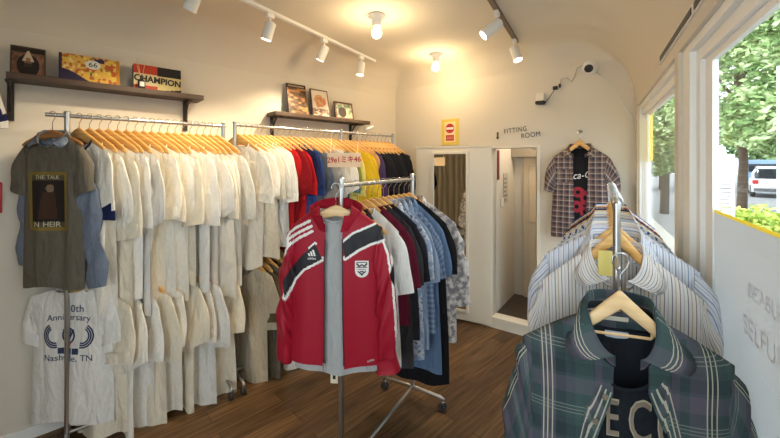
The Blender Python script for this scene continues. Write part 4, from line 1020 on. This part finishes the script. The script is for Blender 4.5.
mb = MB(); mb.lathe([(.05, 0), (.05, .002)], 28, (0, -.0075, .175), Matrix.Rotation(R(90), 4, 'X')); mb.build('no_entry_disc', REDS, po)
mb = MB(); mb.box(-.042, .042, -.0115, -.0095, .163, .187); mb.build('white_bar', TRIM, po)
mb = MB(); mb.box(-.045, .045, -.0095, -.0075, .045, .105); mb.build('red_plate', REDS, po)
mb = MB()
for x in (-.03, -.012, .006, .024): mb.box(x, x + .01, -.0105, -.0095, .06, .09)
mb.build('plate_lettering', mat('sign_pink', srgb(232, 150, 130), .6), po)
ft = empty('wall_lettering', bw(-.57, .001, 1.88), RZW); tag(ft, 'dark FITTING ROOM lettering with a small down arrow above the fitting room doorway', 'sign')
BRN = mat('dark_lettering', srgb(52, 44, 38), .7)
lettering('word', 'FITTING', .066, BRN, ft, lambda x, z, d: Vector((x - .060, -.002 - d, z + .038)), sx=.74, rot=.09, space=1.22)
lettering('word', 'ROOM', .064, BRN, ft, lambda x, z, d: Vector((x + .080, -.002 - d, z - .014)), sx=.86, rot=.09, space=1.08)
mb = MB(); mb.box(-.234, -.218, -.003, 0, -.022, .03); b0 = [mb.vert(p) for p in ((-.245, -.003, -.018), (-.207, -.003, -.018), (-.226, -.003, -.046))]; mb.face(b0)
mb.build('arrow', mat('olive_print', srgb(90, 76, 30), .7), ft)
# fitting room fittings
SWX = -.12
sw = empty('light_switch', bw(OX0 + .002, -.28, 1.20), RZW + R(90)); tag(sw, 'small white light switch on the fitting room side wall', 'switch')
mb = MB(); mb.box(-.035, .035, -.008, 0, -.045, .045); bevel(mb.build('plate', WHITEP, sw), .003)
mb = MB(); mb.box(-.01, .01, -.012, -.008, -.018, .018); mb.build('rocker', TRIM, sw)
for (dd, z0, z1, wd, m, lab, nm) in ((-.16, 1.44, 1.74, .06, mat('strip_red_brown', srgb(110, 44, 40), .7), 'narrow dark red strip hanging on the fitting room side wall', 'wall_strip'), (-.40, 1.18, 1.5, .15, mat('notice_grey', srgb(188, 182, 172), .7), 'pale grey notice sheet on the fitting room side wall', 'notice_sheet')):
    mb = MB(); mb.box(-wd / 2, wd / 2, -.004, 0, z0, z1); o = mb.build(nm, m, None, bw(OX0 + .002, dd, 0), RZW + R(90)); tag(o, lab, 'notice')
    if nm == 'notice_sheet':
        mb = MB()
        for k in range(6): mb.box(-.05, .0 + .05 * hsh(k), -.006, -.004, z0 + .03 + .045 * k, z0 + .045 + .045 * k)
        mb.build('printed_lines', mat('print_grey', srgb(120, 114, 108), .7), o)
CURT = cloth('beige_curtain', srgb(206, 186, 150)); 
def curtain(name, label, P0, P1, z0, z1, waves, amp, m, parent_rod=True):
    P0, P1 = Vector(P0), Vector(P1); d = P1 - P0; L = d.length; a = math.atan2(d.y, d.x)
    e = empty(name, P0, a); tag(e, label, 'curtain'); mb = MB(); rows = []; n = waves * 10
    for j in range(13):
        z = z1 + (z0 - z1) * j / 12
        rows.append([mb.vert((L * i / n, amp * sin(2 * pi * waves * i / n + .4 * sin(i * .13)) * (.6 + .4 * j / 12) + .3 * amp * sin(i * .37 + j * .1), z)) for i in range(n + 1)])
    mb.grid(rows); s = mb.build('fabric', m, e, smooth=True); so = s.modifiers.new('c', 'SOLIDIFY'); so.thickness = .002
    mb = MB(); mb.tube([(-.03, 0, z1 + .012), (L + .03, 0, z1 + .012)], .01, 10); mb.build('rod', STEEL, e, smooth=True)
    return e
curtain('fitting_curtain', 'beige curtain gathered at the edge of the fitting room doorway', bw(OX1 - .045, -.145), bw(OX1 + .03, -.145), .13, 1.735, 2, .022, CURT)
curtain('shop_curtain', 'long beige curtain on the front wall that shows in the mirror', (-3.2, YF + .08, 0), (-1.3, YF + .08, 0), .16, 2.28, 15, .035, mat('curtain_tan', srgb(170, 150, 118), .9))
# cameras and cables
def dome_cam(p):
    e = empty('security_camera', p, RZW); tag(e, 'white round security camera with a dark lens high on the back wall', 'camera')
    RX = Matrix.Rotation(R(90), 4, 'X'); mb = MB(); mb.lathe([(.062, 0), (.06, .012), (.05, .022), (.03, .028)], 24, (0, 0, 0), RX); mb.build('base', WHITEP, e, smooth=True)
    T = Matrix.Rotation(R(62), 4, 'X') @ Matrix.Rotation(R(-20), 4, 'Y') if False else Matrix.Rotation(R(115), 4, 'X')
    mb = MB(); mb.lathe([(.02, -.01), (.045, .0), (.048, .03), (.046, .062), (.036, .072)], 24, (0, -.03, 0), T); mb.build('housing', WHITEP, e, smooth=True)
    mb = MB(); mb.lathe([(.034, .070), (.032, .076), (.018, .079)], 20, (0, -.03, 0), T); mb.build('lens', BLACKP, e, smooth=True)
dome_cam(bw(-.015, .0, 2.415))
e = empty('wall_speaker', bw(-.40, 0, 2.15), RZW); tag(e, 'small cream box with a dark underside fixed on the back wall', 'speaker')
mb = MB(); mb.box(-.035, .035, -.06, 0, .015, .085); bevel(mb.build('body', CREAMW, e), .006)
mb = MB(); mb.box(-.038, .038, -.064, 0, -.012, .015); bevel(mb.build('grille', BLACKP, e), .004)
e = empty('adapter', bw(-.265, 0, 2.275), RZW); tag(e, 'black two-piece plug adapter hanging midway along the back wall cable', 'adapter')
mb = MB(); mb.box(-.035, .005, -.03, 0, -.02, .012); mb.box(.012, .03, -.026, 0, -.004, .03); bevel(mb.build('body', BLACKP, e), .006)
def wire(name, label, pts, r, m): mb = MB(); mb.tube(pts, r, 6); return tag(mb.build(name, m, smooth=True), label, 'cable')
wire('cable', 'thin black cable between the cream box and the black adapter', [bw(-.365, .02, 2.145), bw(-.33, .02, 2.19), bw(-.29, .02, 2.25)], .003, BLACKP)
wire('cable', 'white cable looping between the black adapter and the round security camera', [bw(-.24, .012, 2.30), bw(-.235, .012, 2.345), bw(-.19, .012, 2.35), bw(-.15, .012, 2.31), bw(-.125, .012, 2.36), bw(-.11, .012, 2.42), bw(-.07, .012, 2.44), bw(-.04, .01, 2.42)], .0035, mat('cable_grey', srgb(176, 164, 148), .6))
wire('cable', 'white cable drooping from the security camera to the far window corner', [bw(.02, .012, 2.38), bw(.10, .012, 2.30), bw(.17, .012, 2.18), bw(.23, .012, 2.05), bw(.28, .012, 1.96), bw(.30, .014, 1.90)], .004, WHITEP)
# small white clip camera at the end of the shorter shelf
e = empty('clip_camera', lw(2.42, .12, SH2 - .035), math.atan2(LD.y, LD.x)); tag(e, 'tiny white camera hanging under the far end of the shorter shelf', 'camera')
mb = MB(); mb.tube([(0, 0, 0), (0, 0, -.03), (.03, -.02, -.05)], .006, 8); mb.build('arm', WHITEP, e, smooth=True)
mb = MB(); mb.tube([(-.01, 0, -.06), (.075, -.05, -.02)], .018, 12); mb.build('body', WHITEP, e, smooth=True)
# ------------------------------------------------------------------ lights
BULBM = mat('bulb_glow', (1, .85, .62, 1), .3, emis=(1, .80, .52, 1), estr=14)
LAMPM = mat('lamp_glow', (1, .9, .75, 1), .3, emis=(1, .88, .70, 1), estr=9)
def light(name, kind, loc, energy, col, **kw):
    l = bpy.data.lights.new(name, kind); l.energy = energy; l.color = col
    for k, v in kw.items(): setattr(l, k, v)
    o = bpy.data.objects.new(name, l); o.location = loc; COL.objects.link(o); return o
for i, (x, y, lab) in enumerate(((-1.315, 2.09, 'bare bulb in a white ceiling socket, the one closer to the track of white spotlights'), (-1.29, 3.11, 'bare bulb in a white ceiling socket close to the back wall'))):
    e = empty('ceiling_bulb', (x, y, CH)); tag(e, lab, 'ceiling light', 'bare bulbs on the ceiling')
    mb = MB(); mb.lathe([(.06, 0), (.06, -.012), (.035, -.02), (.032, -.075), (.026, -.085)], 24); mb.build('socket', WHITEP, e, smooth=True)
    mb = MB(); mb.lathe([(.014, -.085), (.02, -.092), (.034, -.115), (.036, -.132), (.028, -.152), (.012, -.163), (.003, -.165)], 20); mb.build('bulb', BULBM, e, smooth=True)
    light('bulb_light', 'POINT', (x, y, CH - .215), 5.5, (1, .74, .42), shadow_soft_size=.04)
def track(label, x, y0, y1, m):
    mb = MB(); mb.box(-.017, .017, y0, y1, -.022, 0); o = mb.build('track_rail', m, None, (x, 0, CH)); return tag(bevel(o, .003), label, 'lighting track')
track('long white lighting track on the ceiling along the wall racks', -1.905, .6, 2.99, WHITEP)
track('dark lighting track on the ceiling leading towards the doorway', -.555, 1.2, 3.12, mat('track_brown', srgb(110, 92, 76), .5))
def spot(loc, aim, lab, lit, grp, en, L=.125):
    e = empty('spotlight', loc); tag(e, lab, 'spotlight', grp); d = Vector(aim).normalized()
    mb = MB(); mb.box(-.014, .014, -.03, .03, -.052, -.022); mb.tube([(0, 0, -.05), (0, 0, -.085), tuple(Vector((0, 0, -.095)) + d * .005)], .007, 8); bevel(mb.build('bracket', WHITEP, e), .003)
    c = Vector((0, 0, -.11)); q = Vector((0, 0, -1)).rotation_difference(d).to_matrix().to_4x4()
    mb = MB(); mb.lathe([(.025, .03), (.036, .022), (.036, -L + .03), (.033, -L + .03), (.033, -L + .04)], 24, c, q); auto_smooth(mb.build('housing', WHITEP, e))
    mb = MB(); mb.lathe([(.032, -L + .038), (.03, -L + .034)], 24, c, q); mb.build('lens', LAMPM, e)
    p = Vector(loc) + c + d * (L - .02)
    s = light('spot_beam', 'SPOT', p, en, (1, .82, .56), spot_size=R(95), spot_blend=.8, shadow_soft_size=.03); s.rotation_euler = d.to_track_quat('-Z', 'Y').to_euler()
    if True: s.location = p + d * .03
SG = 'spotlights on the two lighting tracks'
spot((-1.905, 1.14, CH), (-.5, -.1, -1), 'white spotlight on the white track over the printed grey t-shirt', True, SG, 26)
spot((-1.905, 1.66, CH), (-.32, -.1, -1), 'white spotlight on the white track, second along from the shop front', True, SG, 26)
spot((-1.905, 2.22, CH), (-.45, -.15, -1), 'white spotlight tilted to the wall in the middle of the white track', True, SG, 26)
spot((-1.905, 2.75, CH), (-.08, -.1, -1), 'glowing white spotlight at the far end of the white track', True, SG, 26)
spot((-.555, 2.40, CH), (-.75, -.45, -.72), 'white spotlight aimed at the red jacket from the dark track', True, SG, 26, .15)
spot((-.555, 3.02, CH), (.35, -.25, -1), 'white spotlight at the far end of the dark track', True, SG, 12, .13)
# ------------------------------------------------------------------ window film and lettering
light('fitting_fill_light', 'POINT', bw(-.35, -.42, 2.05), 8, (1, .86, .68), shadow_soft_size=.06)  # fill light added to brighten the fitting room, no lamp fixture modelled
YFILM2 = film_mat('pale_yellow_film', srgb(240, 226, 140), .6, .3)
fi = empty('window_film', (.3565, 0, 0)); tag(fi, 'frosted film with faint grey wording over the lower part of the big window', 'window film')
mb = MB(); mb.box(-.001, 0, -.675, 1.56, SILL + .03, 1.437); mb.build('film', FILM, fi)
mb = MB(); mb.box(-.0015, 0, -.675, 1.56, 1.437, 1.447); mb.build('yellow_edge', YFILM, fi)
FL = mat('film_lettering', srgb(222, 222, 228), .7)
def onfilm(yc, zc): return lambda x, z, d: Vector((-.002 - d * .2, yc - x, z + zc))
for (t, y, z, s) in (('SELFURG', 1.15, 1.17, .075), ('VINTAGE', 1.17, 1.27, .055), ('USED CLOTHING', 1.13, 1.09, .03), ('THE SHOP', 1.0, .96, .07), ('OPEN', .93, .80, .07)):
    if t in ('VINTAGE', 'USED CLOTHING', 'THE SHOP', 'OPEN'):
        t = {'VINTAGE': 'BE.ABLE', 'USED CLOTHING': '- - - - - -', 'THE SHOP': 'JHOIT', 'OPEN': 'THE ST'}[t]
    lettering('lettering', t, s, FL, fi, onfilm(y, z), extrude=.0002)
for (y0, y1, lab) in ((2.93, 3.095, 'yellow strip of film beside the white mullion of the far window'), (3.125, 3.265, 'yellow strip of film in the corner of the far window')):
    mb = MB(); mb.box(.3550, .3560, y0, y1, 1.62, 1.945); tag(mb.build('yellow_strip', YFILM2), lab, 'window film')
# ------------------------------------------------------------------ outside
LEAF = blotch('leaf_green', srgb(112, 142, 84), srgb(172, 196, 132), 3, .5, srgb(208, 220, 176))
LEAF2 = blotch('leaf_yellow_green', srgb(150, 176, 76), srgb(204, 214, 110), 6, .5)
BARK = mat('bark', srgb(96, 78, 62), .9, 0, .5, 12)
ROAD = mat('asphalt', srgb(136, 136, 138), .9, 0, .3, 8); PAVE = mat('pavement', srgb(186, 180, 172), .9, 0, .2, 6)
mb = MB(); mb.box(.46, 60, -15, 80, -.25, -.15); struct(mb.build('ground', ROAD))
mb = MB(); mb.box(.46, 1.6, -15, 60, -.15, -.06); struct(mb.build('pavement', PAVE))
def leaves(mb, c, rad, n, size, r, hollow=.55):
    for _ in range(n):
        while True:
            p = Vector((r.uniform(-1, 1), r.uniform(-1, 1), r.uniform(-1, 1)))
            if hollow < p.length < 1: break
        p = Vector(c) + Vector((p.x * rad[0], p.y * rad[1], p.z * rad[2]))
        a = Vector((r.uniform(-1, 1), r.uniform(-1, 1), r.uniform(-.6, .6))).normalized(); b = a.cross(Vector((r.uniform(-1, 1), r.uniform(-1, 1), r.uniform(-1, 1)))).normalized()
        s = size * r.uniform(.6, 1.3)
        ids = [mb.vert(p + a * s), mb.vert(p + b * s * .45 + a * s * .1), mb.vert(p - a * s), mb.vert(p - b * s * .45 + a * s * .1)]
        mb.face(ids)
def tree(label, x, y, h, blobs, n, size, seed, trunk=.14, m=LEAF):
    e = empty('street_tree', (x, y, -.15)); tag(e, label, 'tree', 'trees along the street'); r = random.Random(seed)
    t = MB(); t.tube([(0, 0, 0), (.05, .02, h * .3), (-.05, .05, h * .6), (.05, 0, h * .85)], [trunk, trunk * .8, trunk * .55, trunk * .2], 10)
    for k in range(5):
        a = k * 1.3 + seed; t.tube([(0, .03, h * (.35 + .08 * k)), (cos(a) * h * .12, sin(a) * h * .12, h * (.5 + .08 * k)), (cos(a) * h * .22, sin(a) * h * .22, h * (.56 + .08 * k))], [trunk * .4, trunk * .25, trunk * .1], 7)
    t.build('trunk', BARK, e, smooth=True)
    c = MB()
    for (cx, cy, cz, rx, ry, rz) in blobs: leaves(c, (cx, cy, cz), (rx, ry, rz), n, size, r)
    c.build('crown', m, e)
tree('broad leafy street tree closest to the big window', 2.85, 10.6, 6.0, [(0, 0, 3.6, 1.7, 2.0, 1.5), (.8, -1.0, 4.6, 1.5, 1.5, 1.3), (-.3, .8, 5.0, 1.4, 1.6, 1.3), (.2, -1.2, 2.7, .9, .9, .7)], 5200, .075, 1, .10)
tree('tall street tree behind the parked car', 8.2, 21.5, 9.0, [(0, 0, 5, 2.6, 2.6, 2.2), (.5, -1, 7.2, 2.2, 2.2, 1.8), (-1.2, .5, 4.0, 1.8, 1.8, 1.3)], 4200, .12, 2, .2)
tree('pale street tree seen through the far window', 2.2, 15.5, 7.0, [(0, 0, 3.4, 1.5, 1.6, 1.6), (.2, .3, 5.3, 1.4, 1.5, 1.4), (-.4, 0, 2.2, 1.0, 1.0, .9)], 4600, .09, 3, .14)
tree('street tree overhanging the road beyond the hedge', 6.4, 14.6, 7.5, [(0, -.5, 4.6, 1.9, 2.0, 1.5), (-.6, .2, 6.2, 1.8, 1.8, 1.4), (1.0, 0, 5.6, 1.5, 1.5, 1.2)], 4600, .09, 4, .15)
tree('far street tree at the end of the street', 14.5, 40, 11, [(0, 0, 6, 3.6, 3.6, 3.2), (-2.5, 0, 4.2, 2.5, 2.5, 2.4), (1.5, 0, 8.5, 2.6, 2.6, 2.2)], 2600, .28, 5, .25)
tree('far street tree behind the pale one', 4.2, 30, 10, [(0, 0, 5, 3, 3, 3), (-.5, 0, 2.6, 2.4, 2.4, 1.6), (.3, 0, 8, 2.2, 2.2, 2)], 2600, .26, 6, .25)
# hedge with yellow-green leaves
he = empty('hedge', (2.55, 7.4, -.1)); tag(he, 'clipped yellow-green hedge outside the big window', 'hedge')
r = random.Random(9); mb = MB()
for k in range(12): leaves(mb, (-.9 + .16 * k + r.uniform(-.1, .1), r.uniform(-.9, .9), .52), (.38, .7, .50), 330, .07, r, .5)
mb.build('foliage', LEAF2, he)
mb = MB()
for k in range(8): mb.tube([(-.8 + .24 * k, 0, 0), (-.76 + .24 * k, .05, .3), (-.84 + .24 * k, -.03, .6)], .015, 6)
mb.build('stem', BARK, he)
# white slatted screen
sc = empty('slatted_screen', (1.62, 6.9, -.06)); tag(sc, 'white slatted screen standing by the pavement outside', 'screen')
SIDW = mat('screen_white', srgb(226, 226, 226), .6)
mb = MB()
for k in range(30): mb.box(-.1, .14, -.012, .012, .1 + k * .055, .137 + k * .055)
mb.build('slats', SIDW, sc)
for x in (-.12, .14): mb = MB(); mb.box(x, x + .03, -.02, .02, 0, 1.8); mb.build('post', SIDW, sc)
ps = MB(); ps.tube([(2.66, 8.15, -.1), (2.66, 8.15, 3.2)], .035, 12); tag(ps.build('street_pole', SIDW, smooth=True), 'slim white pole standing beside the yellow-green hedge', 'pole')
# parked car
car = empty('parked_car', (8.6, 27.2, -.15), R(76)); tag(car, 'silver-white parked car with red tail lights seen through the big window', 'car')
CARP = mat('car_paint', srgb(214, 214, 216), .25); CARG = mat('car_window', srgb(40, 44, 50), .1); TAIL = mat('tail_light', srgb(190, 40, 40), .3)
def loft(secs, name, m, par, sm=True):
    mb = MB(); rows = []
    for (x, w0, w1, z0, z1) in secs:
        zz = [(-w0, z0), (-w0 * 1.0, z0 + (z1 - z0) * .45), (-w1, z1 - .04), (-w1 * .9, z1), (w1 * .9, z1), (w1, z1 - .04), (w0, z0 + (z1 - z0) * .45), (w0, z0)]
        rows.append([mb.vert((x, y, z)) for y, z in zz])
    mb.grid(rows, closed=True); mb.face(rows[0][::-1]); mb.face(rows[-1]); return auto_smooth(mb.build(name, m, par), 40)
loft([(-2.15, .78, .72, .42, .75), (-2.1, .86, .82, .30, .98), (-1.5, .89, .86, .26, 1.02), (0, .9, .87, .24, 1.0), (1.2, .89, .85, .26, .96), (2.0, .84, .78, .3, .84), (2.15, .72, .65, .42, .68)], 'body', CARP, car)
loft([(-2.02, .76, .66, .96, 1.05), (-1.75, .78, .66, .98, 1.52), (-.4, .8, .68, .99, 1.60), (.4, .8, .66, .98, 1.54), (1.2, .76, .6, .95, 1.0)], 'cabin', CARG, car)
loft([(-1.78, .62, .60, 1.50, 1.56), (-.4, .68, .66, 1.58, 1.63), (.4, .64, .62, 1.52, 1.58)], 'roof', CARP, car)
for y in (-.74, .74): mb = MB(); mb.box(-2.17, -2.06, y - .11, y + .11, .72, .92); bevel(mb.build('tail_light', TAIL, car), .02)
mb = MB(); mb.box(-2.19, -2.14, -.24, .24, .60, .72); mb.build('number_plate', WHITEP, car)
mb = MB(); mb.box(-2.2, -2.05, -.8, .8, .34, .50); bevel(mb.build('bumper', mat('bumper_grey', srgb(90, 90, 94), .5), car), .03)
for x in (-1.35, 1.35):
    for y in (-.82, .82):
        mb = MB(); mb.lathe([(.16, -.1), (.30, -.1), (.33, -.06), (.33, .06), (.30, .1), (.16, .1)], 24, (x, y, .33), Matrix.Rotation(R(90), 4, 'X')); w_ = mb.build('wheel', RUBBER, car, smooth=True); auto_smooth(w_)
van = empty('parked_car', (10.0, 33.5, -.15), R(76)); tag(van, 'pale blue roofed vehicle parked behind the silver-white car', 'car')
CARB = mat('van_blue', srgb(150, 176, 206), .35)
loft([(-2.0, .85, .8, .3, 1.1), (-1.9, .88, .8, .28, 2.0), (1.2, .88, .8, .28, 2.05), (1.8, .86, .72, .3, 1.2), (2.1, .8, .7, .4, .95)], 'body', CARB, van)
mb = MB(); mb.box(-2.03, -1.93, -.62, .62, 1.25, 1.75); mb.build('rear_window', CARG, van)
for x in (-1.3, 1.3):
    for y in (-.82, .82):
        mb = MB(); mb.lathe([(.16, -.1), (.33, -.08), (.33, .08), (.16, .1)], 20, (x, y, .33), Matrix.Rotation(R(90), 4, 'X')); auto_smooth(mb.build('wheel', RUBBER, van))
# ------------------------------------------------------------------ sky, sun, camera
W = bpy.data.worlds.new('sky'); SC.world = W; W.use_nodes = True; nt = W.node_tree; bg = nt.nodes['Background']
bg.inputs[0].default_value = (.80, .90, 1.0, 1); bg.inputs[1].default_value = 3.1
sun = light('sun', 'SUN', (-10, -6, 20), 2.2, (1, .95, .86), angle=R(6)); sun.rotation_euler = Vector((.75, .45, -1.0)).to_track_quat('-Z', 'Y').to_euler()
cam = bpy.data.cameras.new('camera'); cam.sensor_width = 36; cam.lens = 350 / 780 * 36; cam.shift_y = -55 / 780; cam.clip_start = .02; cam.clip_end = 300
co = bpy.data.objects.new('camera', cam); co.location = (0, 0, H); co.rotation_euler = (R(90), 0, R(30)); COL.objects.link(co); SC.camera = co
SC.view_settings.view_transform = 'Standard'; SC.view_settings.look = 'None'; SC.view_settings.gamma = 1; SC.view_settings.exposure = .56
SC.view_settings.use_curve_mapping = False
for o in list(bpy.data.objects):
    if o.users_collection == () : bpy.data.objects.remove(o)
SC.cycles.max_bounces = 10; SC.cycles.transparent_max_bounces = 12; SC.cycles.use_denoising = True
SC.cycles.caustics_reflective = False; SC.cycles.sample_clamp_indirect = 6
